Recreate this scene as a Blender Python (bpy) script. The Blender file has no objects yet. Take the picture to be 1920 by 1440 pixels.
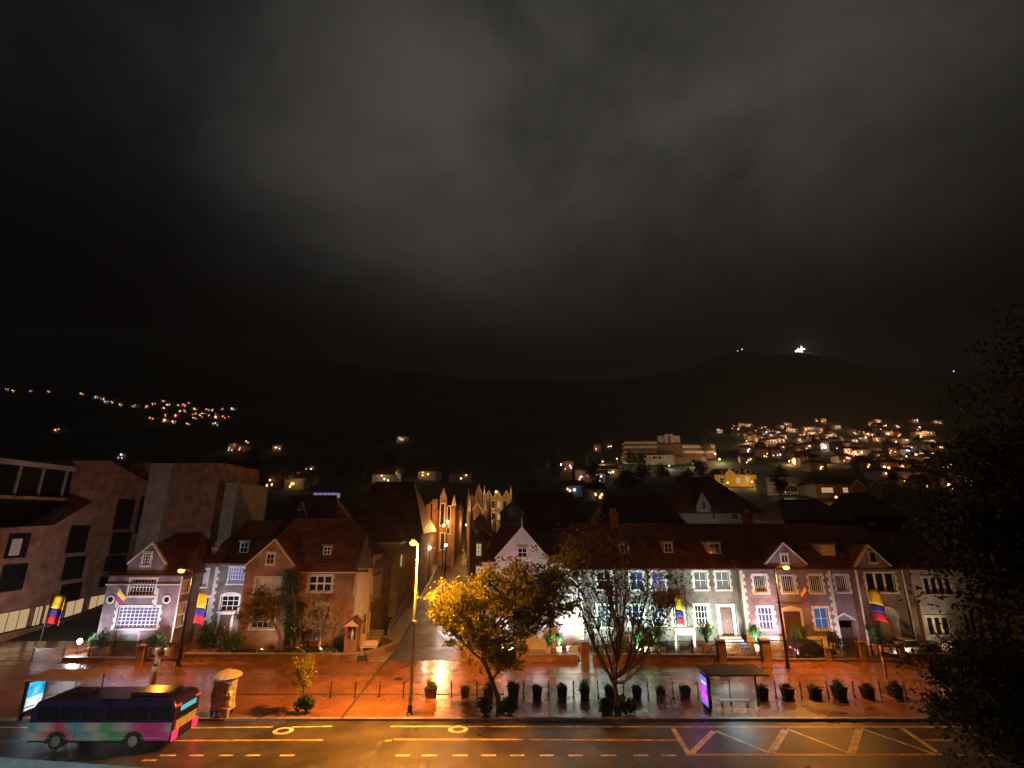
import bpy, bmesh, math, random
import numpy as np
from mathutils import Vector, Matrix
SC = bpy.context.scene
COL = SC.collection
R = math.radians
# ------------------------------------------------------------------ camera
F_PX, PITCH, CAM_H = 900.0, R(15.7), 13.0
cam = bpy.data.cameras.new('camera')
cam.sensor_width = 36.0
cam.lens = F_PX / 1920.0 * 36.0
cam.clip_start = 0.1
cam.clip_end = 9000
camo = bpy.data.objects.new('camera', cam)
COL.objects.link(camo)
camo.location = (0, 0, CAM_H)
camo.rotation_euler = (math.pi / 2 + PITCH, 0, 0)
SC.camera = camo
# ------------------------------------------------------------------ world: overcast night sky lit from below by the city
W = bpy.data.worlds.new('World')
SC.world = W
W.use_nodes = True
nt = W.node_tree
nt.nodes.clear()
N, L = nt.nodes.new, nt.links.new
wo = N('ShaderNodeOutputWorld')
sky = N('ShaderNodeTexSky'); sky.sky_type = 'NISHITA'; sky.sun_disc = False
sky.sun_elevation = R(-8); sky.sun_rotation = R(200)
bg1 = N('ShaderNodeBackground'); bg1.inputs[1].default_value = 0.05
L(sky.outputs[0], bg1.inputs[0])
tc = N('ShaderNodeTexCoord')
mp = N('ShaderNodeMapping'); mp.inputs['Location'].default_value = (3.1, 0.4, 1.7); mp.inputs['Scale'].default_value = (1.0, 1.0, 1.6)
mp.inputs['Rotation'].default_value = (0, R(-28), 0)
L(tc.outputs['Generated'], mp.inputs[0])
nz = N('ShaderNodeTexNoise'); nz.inputs['Scale'].default_value = 1.9; nz.inputs['Detail'].default_value = 10; nz.inputs['Roughness'].default_value = .58; nz.inputs['Distortion'].default_value = .35
L(mp.outputs[0], nz.inputs['Vector'])
rp = N('ShaderNodeValToRGB')
rp.color_ramp.elements[0].position = .3; rp.color_ramp.elements[0].color = (.012, .0115, .0105, 1)
rp.color_ramp.elements[1].position = .74; rp.color_ramp.elements[1].color = (.054, .050, .046, 1)
L(nz.outputs['Fac'], rp.inputs[0])
# the city under the cloud base glows strongest straight ahead and high; it thins towards the sides and the ridges
dt = N('ShaderNodeVectorMath'); dt.operation = 'DOT_PRODUCT'
dt.inputs[1].default_value = Vector((.16, .80, .57)).normalized()
L(tc.outputs['Generated'], dt.inputs[0])
mr = N('ShaderNodeMapRange'); mr.interpolation_type = 'SMOOTHSTEP'
mr.inputs['From Min'].default_value = .62; mr.inputs['From Max'].default_value = 1.0
mr.inputs['To Min'].default_value = .14; mr.inputs['To Max'].default_value = 1.25
L(dt.outputs['Value'], mr.inputs['Value'])
sp = N('ShaderNodeSeparateXYZ'); L(tc.outputs['Generated'], sp.inputs[0])
el = N('ShaderNodeMapRange'); el.interpolation_type = 'SMOOTHSTEP'
el.inputs['From Min'].default_value = .30; el.inputs['From Max'].default_value = .70; el.inputs['To Min'].default_value = .05; el.inputs['To Max'].default_value = 1.0
L(sp.outputs['Z'], el.inputs['Value'])
mm = N('ShaderNodeMath'); mm.operation = 'MULTIPLY'; L(mr.outputs[0], mm.inputs[0]); L(el.outputs[0], mm.inputs[1])
bg2 = N('ShaderNodeBackground')
L(rp.outputs[0], bg2.inputs[0]); L(mm.outputs[0], bg2.inputs[1])
ad = N('ShaderNodeAddShader')
L(bg1.outputs[0], ad.inputs[0]); L(bg2.outputs[0], ad.inputs[1]); L(ad.outputs[0], wo.inputs[0])
# ------------------------------------------------------------------ the last of the light through the clouds
sl = bpy.data.lights.new('night_glow', 'SUN'); sl.energy = .012; sl.angle = R(60); sl.color = (1, .93, .88)
so = bpy.data.objects.new('night_glow', sl); COL.objects.link(so)
so.rotation_euler = (R(35), 0, R(20))
# ------------------------------------------------------------------ exposure
SC.view_settings.view_transform = 'Standard'; SC.view_settings.look = 'None'
SC.view_settings.exposure = 0.5; SC.view_settings.gamma = 1.0; SC.view_settings.use_curve_mapping = False
SC.render.engine = 'CYCLES'
SC.cycles.use_denoising = True
SC.cycles.max_bounces = 5; SC.cycles.diffuse_bounces = 2; SC.cycles.glossy_bounces = 3; SC.cycles.transmission_bounces = 4
SC.cycles.sample_clamp_indirect = 4
SC.cycles.caustics_reflective = False; SC.cycles.caustics_refractive = False

# ================================================================== helpers
rnd = random.Random(7)
def ray(px, py):
    a = (px - 960) / F_PX; v = -(py - 720) / F_PX
    return Vector((a, math.cos(PITCH) - math.sin(PITCH) * v, math.sin(PITCH) + math.cos(PITCH) * v))
CAM = Vector((0, 0, CAM_H))
def P(px, py, Y):
    d = ray(px, py); return CAM + d * (Y / d.y)
def G(px, py, z=0.0):
    d = ray(px, py); return CAM + d * ((z - CAM_H) / d.z)
def PX(px, py, X):
    d = ray(px, py); return CAM + d * (X / d.x)

WL = {}
def thing(name, label, cat, loc, group=None, rz=0.0):
    o = bpy.data.objects.new(name, None); COL.objects.link(o)
    o.empty_display_size = .2
    o.location = loc; o.rotation_euler = (0, 0, rz)
    tag(o, label, cat, group); WL[o.name] = Vector(loc)
    return o
def tag(o, label=None, cat=None, group=None, kind=None):
    if label: o['label'] = label
    if cat: o['category'] = cat
    if group: o['group'] = group
    if kind: o['kind'] = kind
    return o
def copy_tree(o, parent=None):
    c = o.copy(); COL.objects.link(c)
    if parent is not None: c.parent = parent
    for ch in list(o.children): copy_tree(ch, c)
    return c

class MB:
    def __init__(s): s.v = []; s.f = []
    def add(s, vs, fs):
        n = len(s.v); s.v += [tuple(q) for q in vs]; s.f += [tuple(i + n for i in f) for f in fs]; return s
    def hexa(s, c):
        return s.add(c, [(0, 3, 2, 1), (4, 5, 6, 7), (0, 1, 5, 4), (1, 2, 6, 5), (2, 3, 7, 6), (3, 0, 4, 7)])
    def box(s, x0, x1, y0, y1, z0, z1):
        return s.hexa([(x0, y0, z0), (x1, y0, z0), (x1, y1, z0), (x0, y1, z0), (x0, y0, z1), (x1, y0, z1), (x1, y1, z1), (x0, y1, z1)])
    def bc(s, c, w, d, h):
        return s.box(c[0] - w / 2, c[0] + w / 2, c[1] - d / 2, c[1] + d / 2, c[2], c[2] + h)
    def fbox(s, fr, u0, u1, v0, v1, d0, d1):
        return s.hexa([fr(u0, v0, d0), fr(u1, v0, d0), fr(u1, v0, d1), fr(u0, v0, d1), fr(u0, v1, d0), fr(u1, v1, d0), fr(u1, v1, d1), fr(u0, v1, d1)])
    def fpoly(s, fr, pts, d0, d1):
        n = len(pts)
        vs = [fr(u, v, d0) for u, v in pts] + [fr(u, v, d1) for u, v in pts]
        return s.add(vs, [tuple(range(n)), tuple(range(2 * n - 1, n - 1, -1))] + [(i, i + n, (i + 1) % n + n, (i + 1) % n) for i in range(n)])
    def bar(s, a, b, w, h=None):
        a, b = Vector(a), Vector(b); h = h or w; d = (b - a).normalized()
        up = Vector((0, 0, 1)) if abs(d.z) < .95 else Vector((0, 1, 0))
        x = d.cross(up).normalized() * w / 2; z = x.normalized().cross(d).normalized() * h / 2
        return s.hexa([a - x - z, a + x - z, a + x + z, a - x + z, b - x - z, b + x - z, b + x + z, b - x + z])
    def tube(s, pts, rad, n=6, cap=True):
        pts = [Vector(p) for p in pts]; k = len(pts)
        if not hasattr(rad, '__len__'): rad = [rad] * k
        vs = []
        for i, p in enumerate(pts):
            d = (pts[min(i + 1, k - 1)] - pts[max(i - 1, 0)]).normalized()
            up = Vector((0, 0, 1)) if abs(d.z) < .9 else Vector((1, 0, 0))
            a = d.cross(up).normalized(); b = d.cross(a)
            for j in range(n):
                t = 2 * math.pi * j / n; vs.append(p + (a * math.cos(t) + b * math.sin(t)) * rad[i])
        fs = [(i * n + j, i * n + (j + 1) % n, (i + 1) * n + (j + 1) % n, (i + 1) * n + j) for i in range(k - 1) for j in range(n)]
        if cap: fs += [tuple(range(n - 1, -1, -1)), tuple((k - 1) * n + j for j in range(n))]
        return s.add(vs, fs)
    def lathe(s, c, prof, n=12, axis='z'):
        vs = []
        for r_, h in prof:
            for j in range(n):
                t = 2 * math.pi * j / n
                q = (r_ * math.cos(t), r_ * math.sin(t), h) if axis == 'z' else ((h, r_ * math.cos(t), r_ * math.sin(t)) if axis == 'x' else (r_ * math.cos(t), h, r_ * math.sin(t)))
                vs.append((c[0] + q[0], c[1] + q[1], c[2] + q[2]))
        k = len(prof)
        fs = [(i * n + j, i * n + (j + 1) % n, (i + 1) * n + (j + 1) % n, (i + 1) * n + j) for i in range(k - 1) for j in range(n)]
        fs += [tuple(range(n - 1, -1, -1)), tuple((k - 1) * n + j for j in range(n))]
        return s.add(vs, fs)
    def mesh(s, name, mat, off=(0, 0, 0), smooth=False, fix=True):
        me = bpy.data.meshes.new(name); o = Vector(off)
        me.from_pydata([tuple(Vector(q) - o) for q in s.v], [], s.f)
        if fix and len(s.f) < 20000:
            bm = bmesh.new(); bm.from_mesh(me); bmesh.ops.recalc_face_normals(bm, faces=bm.faces); bm.to_mesh(me); bm.free()
        if smooth:
            me.polygons.foreach_set('use_smooth', [True] * len(me.polygons))
        me.materials.append(M[mat] if isinstance(mat, str) else mat); me.update()
        return me
    def build(s, name, mat, parent=None, smooth=False, bevel=0, loc=None):
        off = WL.get(parent.name, Vector((0, 0, 0))) if parent is not None else Vector(loc or (0, 0, 0))
        me = s.mesh(name, mat, off, smooth)
        o = bpy.data.objects.new(name, me); COL.objects.link(o)
        if parent is not None:
            o.parent = parent; WL[o.name] = off
        elif loc is not None: o.location = loc
        if bevel:
            b = o.modifiers.new('edge', 'BEVEL'); b.width = bevel; b.segments = 2; b.limit_method = 'ANGLE'
        return o

def light(kind, loc, power, color, parent=None, size=.15, target=None, cone=110, blend=.6, name='lamp_light'):
    l = bpy.data.lights.new(name, kind); l.energy = power; l.color = color
    l.shadow_soft_size = size
    if kind == 'SPOT': l.spot_size = R(cone); l.spot_blend = blend
    o = bpy.data.objects.new(name, l); COL.objects.link(o)
    loc = Vector(loc)
    if parent is not None:
        o.parent = parent; o.location = loc - WL.get(parent.name, Vector((0, 0, 0)))
    else: o.location = loc
    if target is not None:
        o.rotation_euler = (Vector(target) - loc).to_track_quat('-Z', 'Y').to_euler()
    return o

# ================================================================== materials
M = {}
def mat(name, col, rough=.8, var=.25, scale=1.5, bump=0.0, bscale=12, metal=0.0, col2=None, spec=.5, rvar=0.0, fine=0.0):
    m = bpy.data.materials.new(name); m.use_nodes = True; t = m.node_tree; b = t.nodes['Principled BSDF']
    b.inputs['Roughness'].default_value = rough; b.inputs['Metallic'].default_value = metal
    b.inputs['Specular IOR Level'].default_value = spec
    c = t.nodes.new('ShaderNodeTexCoord')
    n = t.nodes.new('ShaderNodeTexNoise'); n.inputs['Scale'].default_value = scale; n.inputs['Detail'].default_value = 6
    t.links.new(c.outputs['Object'], n.inputs['Vector'])
    r = t.nodes.new('ShaderNodeValToRGB')
    r.color_ramp.elements[0].position = .32; r.color_ramp.elements[1].position = .68
    c2 = col2 or tuple(min(1, q * (1 + var)) for q in col)
    r.color_ramp.elements[0].color = (*[q * (1 - var) for q in col], 1); r.color_ramp.elements[1].color = (*c2, 1)
    t.links.new(n.outputs['Fac'], r.inputs[0])
    out = r.outputs[0]
    if fine:
        n3 = t.nodes.new('ShaderNodeTexNoise'); n3.inputs['Scale'].default_value = scale * 9; n3.inputs['Detail'].default_value = 3
        t.links.new(c.outputs['Object'], n3.inputs['Vector'])
        mx = t.nodes.new('ShaderNodeMix'); mx.data_type = 'RGBA'; mx.blend_type = 'OVERLAY'; mx.inputs['Factor'].default_value = fine
        t.links.new(out, mx.inputs['A']); t.links.new(n3.outputs['Fac'], mx.inputs['B']); out = mx.outputs['Result']
    t.links.new(out, b.inputs['Base Color'])
    if rvar:
        q = t.nodes.new('ShaderNodeMapRange'); q.inputs['From Min'].default_value = .3; q.inputs['From Max'].default_value = .7
        q.inputs['To Min'].default_value = max(.03, rough - rvar); q.inputs['To Max'].default_value = min(1, rough + rvar)
        n4 = t.nodes.new('ShaderNodeTexNoise'); n4.inputs['Scale'].default_value = scale * .6; n4.inputs['Detail'].default_value = 4
        t.links.new(c.outputs['Object'], n4.inputs['Vector'])
        t.links.new(n4.outputs['Fac'], q.inputs['Value']); t.links.new(q.outputs[0], b.inputs['Roughness'])
    if bump:
        n2 = t.nodes.new('ShaderNodeTexNoise'); n2.inputs['Scale'].default_value = bscale; n2.inputs['Detail'].default_value = 4
        t.links.new(c.outputs['Object'], n2.inputs['Vector'])
        bp = t.nodes.new('ShaderNodeBump'); bp.inputs['Strength'].default_value = bump; bp.inputs['Distance'].default_value = .05
        t.links.new(n2.outputs['Fac'], bp.inputs['Height']); t.links.new(bp.outputs[0], b.inputs['Normal'])
    M[name] = m; return m
def emit(name, col, strength):
    m = bpy.data.materials.new(name); m.use_nodes = True; t = m.node_tree; t.nodes.clear()
    e = t.nodes.new('ShaderNodeEmission'); e.inputs[0].default_value = (*col, 1); e.inputs[1].default_value = strength
    o = t.nodes.new('ShaderNodeOutputMaterial'); t.links.new(e.outputs[0], o.inputs[0]); M[name] = m; m.cycles.emission_sampling = 'NONE'; return m
def brickmat(name, c1, c2, mortar, rough=.85, sx=1.0):
    m = bpy.data.materials.new(name); m.use_nodes = True; t = m.node_tree; b = t.nodes['Principled BSDF']
    b.inputs['Roughness'].default_value = rough
    c = t.nodes.new('ShaderNodeTexCoord'); mpn = t.nodes.new('ShaderNodeMapping')
    sep = t.nodes.new('ShaderNodeSeparateXYZ'); cmb = t.nodes.new('ShaderNodeCombineXYZ'); ad_ = t.nodes.new('ShaderNodeMath')
    t.links.new(c.outputs['Object'], sep.inputs[0]); t.links.new(sep.outputs[0], ad_.inputs[0]); t.links.new(sep.outputs[1], ad_.inputs[1])
    t.links.new(ad_.outputs[0], cmb.inputs[0]); t.links.new(sep.outputs[2], cmb.inputs[1]); t.links.new(cmb.outputs[0], mpn.inputs[0])
    k = t.nodes.new('ShaderNodeTexBrick'); k.inputs['Scale'].default_value = 1.0 * sx
    k.inputs['Brick Width'].default_value = .42; k.inputs['Row Height'].default_value = .16; k.inputs['Mortar Size'].default_value = .014
    k.inputs['Color1'].default_value = (*c1, 1); k.inputs['Color2'].default_value = (*c2, 1); k.inputs['Mortar'].default_value = (*mortar, 1)
    t.links.new(mpn.outputs[0], k.inputs['Vector'])
    n = t.nodes.new('ShaderNodeTexNoise'); n.inputs['Scale'].default_value = .7; n.inputs['Detail'].default_value = 7
    t.links.new(c.outputs['Object'], n.inputs['Vector'])
    mr_ = t.nodes.new('ShaderNodeMapRange'); mr_.inputs['From Min'].default_value = .3; mr_.inputs['From Max'].default_value = .7; mr_.inputs['To Min'].default_value = .5; mr_.inputs['To Max'].default_value = 1.35
    t.links.new(n.outputs['Fac'], mr_.inputs['Value'])
    mx = t.nodes.new('ShaderNodeVectorMath'); mx.operation = 'SCALE'
    t.links.new(k.outputs['Color'], mx.inputs[0]); t.links.new(mr_.outputs[0], mx.inputs['Scale']); t.links.new(mx.outputs[0], b.inputs['Base Color'])
    bp = t.nodes.new('ShaderNodeBump'); bp.inputs['Strength'].default_value = .5; bp.inputs['Distance'].default_value = .03
    t.links.new(k.outputs['Fac'], bp.inputs['Height']); bp.invert = True; t.links.new(bp.outputs[0], b.inputs['Normal'])
    M[name] = m; return m
def pavemat(name, c1, c2, rough, rvar, puddle=.5):
    m = bpy.data.materials.new(name); m.use_nodes = True; t = m.node_tree; b = t.nodes['Principled BSDF']
    c = t.nodes.new('ShaderNodeTexCoord')
    k = t.nodes.new('ShaderNodeTexBrick'); k.inputs['Scale'].default_value = 1.0; k.inputs['Brick Width'].default_value = .4; k.inputs['Row Height'].default_value = .2
    k.inputs['Mortar Size'].default_value = .012; k.inputs['Color1'].default_value = (*c1, 1); k.inputs['Color2'].default_value = (*c2, 1); k.inputs['Mortar'].default_value = (.05, .04, .035, 1)
    t.links.new(c.outputs['Object'], k.inputs['Vector'])
    n = t.nodes.new('ShaderNodeTexNoise'); n.inputs['Scale'].default_value = .35; n.inputs['Detail'].default_value = 8; n.inputs['Roughness'].default_value = .62
    t.links.new(c.outputs['Object'], n.inputs['Vector'])
    mr_ = t.nodes.new('ShaderNodeMapRange'); mr_.inputs['From Min'].default_value = .32; mr_.inputs['From Max'].default_value = .68; mr_.inputs['To Min'].default_value = .6; mr_.inputs['To Max'].default_value = 1.2
    t.links.new(n.outputs['Fac'], mr_.inputs['Value'])
    mx = t.nodes.new('ShaderNodeVectorMath'); mx.operation = 'SCALE'
    t.links.new(k.outputs['Color'], mx.inputs[0]); t.links.new(mr_.outputs[0], mx.inputs['Scale']); t.links.new(mx.outputs[0], b.inputs['Base Color'])
    n2 = t.nodes.new('ShaderNodeTexNoise'); n2.inputs['Scale'].default_value = .5; n2.inputs['Detail'].default_value = 6
    mp2 = t.nodes.new('ShaderNodeMapping'); mp2.inputs['Location'].default_value = (11, 4, 0); t.links.new(c.outputs['Object'], mp2.inputs[0]); t.links.new(mp2.outputs[0], n2.inputs['Vector'])
    q = t.nodes.new('ShaderNodeMapRange'); q.interpolation_type = 'SMOOTHSTEP'; q.inputs['From Min'].default_value = .3; q.inputs['From Max'].default_value = .72
    q.inputs['To Min'].default_value = rough - rvar; q.inputs['To Max'].default_value = rough + rvar
    t.links.new(n2.outputs['Fac'], q.inputs['Value']); t.links.new(q.outputs[0], b.inputs['Roughness'])
    n5 = t.nodes.new('ShaderNodeTexNoise'); n5.inputs['Scale'].default_value = 3.0; n5.inputs['Detail'].default_value = 5
    t.links.new(c.outputs['Object'], n5.inputs['Vector'])
    bp = t.nodes.new('ShaderNodeBump'); bp.inputs['Strength'].default_value = puddle; bp.inputs['Distance'].default_value = .03
    t.links.new(n5.outputs['Fac'], bp.inputs['Height'])
    bp2 = t.nodes.new('ShaderNodeBump'); bp2.inputs['Strength'].default_value = .35; bp2.inputs['Distance'].default_value = .012; bp2.invert = True
    t.links.new(k.outputs['Fac'], bp2.inputs['Height']); t.links.new(bp.outputs[0], bp2.inputs['Normal']); t.links.new(bp2.outputs[0], b.inputs['Normal'])
    b.inputs['Coat Roughness'].default_value = .15
    cm = t.nodes.new('ShaderNodeMapRange'); cm.interpolation_type = 'SMOOTHSTEP'; cm.inputs['From Min'].default_value = .28; cm.inputs['From Max'].default_value = .7; cm.inputs['To Min'].default_value = 1.0; cm.inputs['To Max'].default_value = .35
    t.links.new(n2.outputs['Fac'], cm.inputs['Value']); t.links.new(cm.outputs[0], b.inputs['Coat Weight'])
    bp3 = t.nodes.new('ShaderNodeBump'); bp3.inputs['Strength'].default_value = .22; bp3.inputs['Distance'].default_value = .03
    t.links.new(n5.outputs['Fac'], bp3.inputs['Height']); t.links.new(bp3.outputs[0], b.inputs['Coat Normal'])
    M[name] = m; return m
def leafmat(name, col, trans, rough=.55):
    m = mat(name, col, rough, .5, 1.2); t = m.node_tree; b = t.nodes['Principled BSDF']; out = t.nodes['Material Output']
    tl = t.nodes.new('ShaderNodeBsdfTranslucent'); mx = t.nodes.new('ShaderNodeMixShader'); mx.inputs[0].default_value = trans
    src = b.inputs['Base Color'].links[0].from_socket
    t.links.new(src, tl.inputs[0]); t.links.new(b.outputs[0], mx.inputs[1]); t.links.new(tl.outputs[0], mx.inputs[2]); t.links.new(mx.outputs[0], out.inputs[0])
    return m

mat('asphalt', (.07, .062, .056), .36, .4, .5, .5, 25, rvar=.14, fine=.4)
pavemat('pavers', (.33, .135, .07), (.26, .105, .055), .27, .12, .3)
mat('trench_fill', (.085, .08, .075), .45, .5, 1.5)
mat('kerb_stone', (.26, .24, .22), .5, .25, 2, .2)
mat('paint_white', (.68, .65, .6), .45, .45, 1.8, fine=.7)
mat('paint_yellow', (.70, .38, .12), .45, .45, 1.8, fine=.7)
mat('paint_cream', (.74, .62, .40), .45, .45, 1.8, fine=.7)
mat('forest', (.016, .027, .012), .95, .6, .03, 1.0, .15)
mat('grass', (.035, .05, .018), .9, .4, 1.5, .6, 20)
mat('street_asphalt', (.05, .04, .035), .5, .3, .8, .5, 14, rvar=.15)
mat('joint', (.05, .04, .035), .6, .2)
brickmat('brick', (.30, .15, .085), (.24, .115, .065), (.30, .25, .2))
brickmat('brick_dark', (.22, .10, .06), (.17, .08, .05), (.2, .16, .13))
brickmat('brick_pink', (.34, .165, .115), (.29, .14, .095), (.3, .25, .22))
brickmat('stone_grey', (.19, .165, .14), (.13, .115, .10), (.15, .135, .12), sx=.7)
brickmat('stone_mauve', (.225, .17, .175), (.185, .14, .145), (.19, .15, .15), sx=.8)
mat('plaster', (.62, .58, .52), .85, .12, .8, .15, 9, fine=.25)
mat('plaster_grey', (.34, .31, .29), .85, .2, .9, .15, 9, fine=.3)
mat('limestone', (.62, .6, .55), .8, .15, 3, .2, 14, fine=.25)
mat('cream_stone', (.55, .47, .34), .8, .15, 3, .2, 14)
brickmat('roof_tile', (.19, .055, .038), (.13, .04, .028), (.05, .018, .014), .6, .5)
mat('roof_grey', (.09, .085, .08), .75, .3, 1.2, .4, 7)
mat('lead', (.16, .19, .18), .5, .2, 3)
mat('white_wood', (.74, .74, .75), .55, .08, 4)
mat('cream_wood', (.62, .56, .44), .55, .1, 4)
mat('dark_wood', (.10, .05, .03), .5, .3, 6, .2)
mat('glass_dark', (.012, .014, .018), .16, .3, 1)
mat('curtain', (.55, .54, .58), .9, .18, 7)
mat('iron', (.02, .02, .021), .45, .2, 5, metal=.3)
mat('steel', (.42, .42, .43), .35, .15, 5, metal=.8)
mat('pole_yellow', (.36, .32, .25), .5, .2, 3, metal=.2)
mat('bark', (.15, .105, .08), .9, .35, 5, .7, 18)
leafmat('leaf_gold', (.27, .26, .02), .5)
leafmat('leaf_brown', (.15, .105, .03), .45)
mat('leaf_dark', (.035, .06, .026), .7, .5, 1.0)
leafmat('leaf_green', (.05, .11, .03), .4)
leafmat('leaf_palm', (.04, .17, .035), .4)
mat('blossom', (.30, .24, .18), .8, .3, 3)
mat('terracotta', (.50, .34, .18), .7, .25, 5, .2)
mat('pot_dark', (.035, .024, .02), .7, .3, 4)
mat('flag_yellow', (.75, .52, .02), .7, .12, 3)
mat('flag_blue', (.03, .03, .32), .7, .12, 3)
mat('flag_red', (.55, .015, .03), .7, .12, 3)
mat('ledge_paint', (.30, .40, .42), .7, .15, 6, .2, fine=.3)
mat('car_dark', (.02, .012, .012), .18, .2, 2)
mat('car_white', (.55, .53, .54), .2, .1, 2)
mat('rubber', (.015, .015, .015), .8, .2)
mat('shelter_roof', (.42, .27, .19), .85, .2, 1.5, fine=.4)
mat('shelter_roof_dark', (.17, .12, .055), .5, .3, 1.5, .3, fine=.4)
mat('clear_plastic', (.42, .42, .42), .25, .5, 5, .6, 5)
mat('parasol_cloth', (.5, .43, .36), .8, .15, 4)
mat('bus_blue', (.022, .016, .06), .22, .3, 2)
mat('liv_teal', (.08, .24, .27), .3, .2, 3)
mat('liv_red', (.5, .05, .08), .3, .2, 3)
mat('liv_green', (.07, .27, .11), .3, .2, 3)
mat('liv_pink', (.52, .06, .22), .3, .2, 3)
mat('liv_white', (.34, .36, .34), .3, .2, 3)
mat('hazard_black', (.03, .03, .03), .6, .1)
mat('hazard_yellow', (.6, .42, .05), .6, .1)
mat('town_wall', (.32, .27, .22), .9, .3, .3)
mat('town_wall_pale', (.5, .45, .38), .9, .2, .3)
mat('town_wall_yellow', (.6, .36, .06), .85, .15, .4)
mat('skin', (.45, .28, .2), .6, .1)
mat('dark_glazing', (.012, .012, .013), .6, .3, .6, spec=.15)
emit('sodium', (1.0, .42, .06), 5)
emit('lamp_white', (.85, .92, 1.0), 30)
emit('lamp_warm', (1.0, .52, .20), 6)
emit('headlamp', (1.0, .74, .66), 9)
emit('tail_red', (1.0, .02, .05), 2.2)
emit('lamp_soft', (1.0, .58, .24), 5)
emit('sign_cyan', (.12, .55, .6), .7)
emit('blue_room', (.05, .13, .30), .55)
emit('mauve_pane_glow', (.22, .2, .42), .55)
emit('cream_room', (.62, .42, .22), .55)
emit('pale_room', (.5, .52, .5), .32)
emit('teal_room', (.3, .6, .55), .5)
for i, (c, s) in enumerate([((1, .38, .10), 3.2), ((1, .58, .32), 3), ((1, .24, .26), 2.6), ((.5, .7, 1), 2.4), ((1, .46, .08), 3.6), ((.75, .2, .8), 2.2)]):
    emit('town_light_%d' % i, c, s)
def posterm(name, cols, scale, strength):
    m = bpy.data.materials.new(name); m.use_nodes = True; t = m.node_tree; t.nodes.clear()
    c = t.nodes.new('ShaderNodeTexCoord'); n = t.nodes.new('ShaderNodeTexNoise'); n.inputs['Scale'].default_value = scale; n.inputs['Detail'].default_value = 3; n.inputs['Distortion'].default_value = 1.2
    t.links.new(c.outputs['Object'], n.inputs['Vector'])
    r = t.nodes.new('ShaderNodeValToRGB'); r.color_ramp.interpolation = 'EASE'
    while len(r.color_ramp.elements) < len(cols): r.color_ramp.elements.new(.5)
    for i, q in enumerate(cols):
        r.color_ramp.elements[i].position = .34 + .32 * i / (len(cols) - 1); r.color_ramp.elements[i].color = (*q, 1)
    e = t.nodes.new('ShaderNodeEmission'); e.inputs[1].default_value = strength
    o = t.nodes.new('ShaderNodeOutputMaterial')
    t.links.new(n.outputs['Fac'], r.inputs[0]); t.links.new(r.outputs[0], e.inputs[0]); t.links.new(e.outputs[0], o.inputs[0]); M[name] = m; m.cycles.emission_sampling = 'NONE'
posterm('poster_blue', [(.01, .10, .45), (.03, .38, .70), (.05, .5, .75), (.62, .78, .85)], 1.1, .95)
posterm('poster_snow', [(.45, .6, .68), (.8, .88, .9), (.85, .9, .92)], 1.3, .8)
posterm('poster_pink', [(.08, .03, .5), (.65, .05, .55), (.9, .10, .55)], 1.4, 1.5)
emit('poster_violet', (.16, .10, .75), 1.3)
emit('poster_mint', (.5, .75, .8), 1.3)
def liverym(name, cols, off):
    m = mat(name, (.3, .3, .3), .3, .1, 3); t = m.node_tree; b = t.nodes['Principled BSDF']
    c = t.nodes.new('ShaderNodeTexCoord'); n = t.nodes.new('ShaderNodeTexNoise'); n.inputs['Scale'].default_value = .9; n.inputs['Detail'].default_value = 3
    sp_ = t.nodes.new('ShaderNodeSeparateXYZ'); a = t.nodes.new('ShaderNodeMath'); a.operation = 'MULTIPLY_ADD'; a.inputs[1].default_value = 1.6
    t.links.new(c.outputs['Object'], n.inputs['Vector']); t.links.new(c.outputs['Object'], sp_.inputs[0]); t.links.new(n.outputs['Fac'], a.inputs[0]); t.links.new(sp_.outputs['X'], a.inputs[2])
    q = t.nodes.new('ShaderNodeMapRange'); q.inputs['From Min'].default_value = -3.5 + off; q.inputs['From Max'].default_value = 5.1 + off; t.links.new(a.outputs[0], q.inputs['Value'])
    r = t.nodes.new('ShaderNodeValToRGB'); r.color_ramp.interpolation = 'EASE'
    while len(r.color_ramp.elements) < len(cols): r.color_ramp.elements.new(.5)
    for i, k in enumerate(cols): r.color_ramp.elements[i].position = i / (len(cols) - 1); r.color_ramp.elements[i].color = (*k, 1)
    t.links.new(q.outputs[0], r.inputs[0]); t.links.new(r.outputs[0], b.inputs['Base Color'])
_T, _R, _G, _K, _W = (.10, .30, .33), (.45, .06, .09), (.08, .32, .12), (.50, .05, .24), (.34, .37, .35)
liverym('livery_top', [_T, _W, _R, _T, _W, _G, _W, _K, _K, _W], 0); liverym('livery_low', [_W, _R, _R, _T, _W, _G, _G, _K, _K, _W], .5)
gl = bpy.data.materials.new('clear_glass'); gl.use_nodes = True
_b = gl.node_tree.nodes['Principled BSDF']; _b.inputs['Roughness'].default_value = .05; _b.inputs['Transmission Weight'].default_value = .93; _b.inputs['IOR'].default_value = 1.1; _b.inputs['Base Color'].default_value = (.85, .92, .92, 1)
M['clear_glass'] = gl
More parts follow.
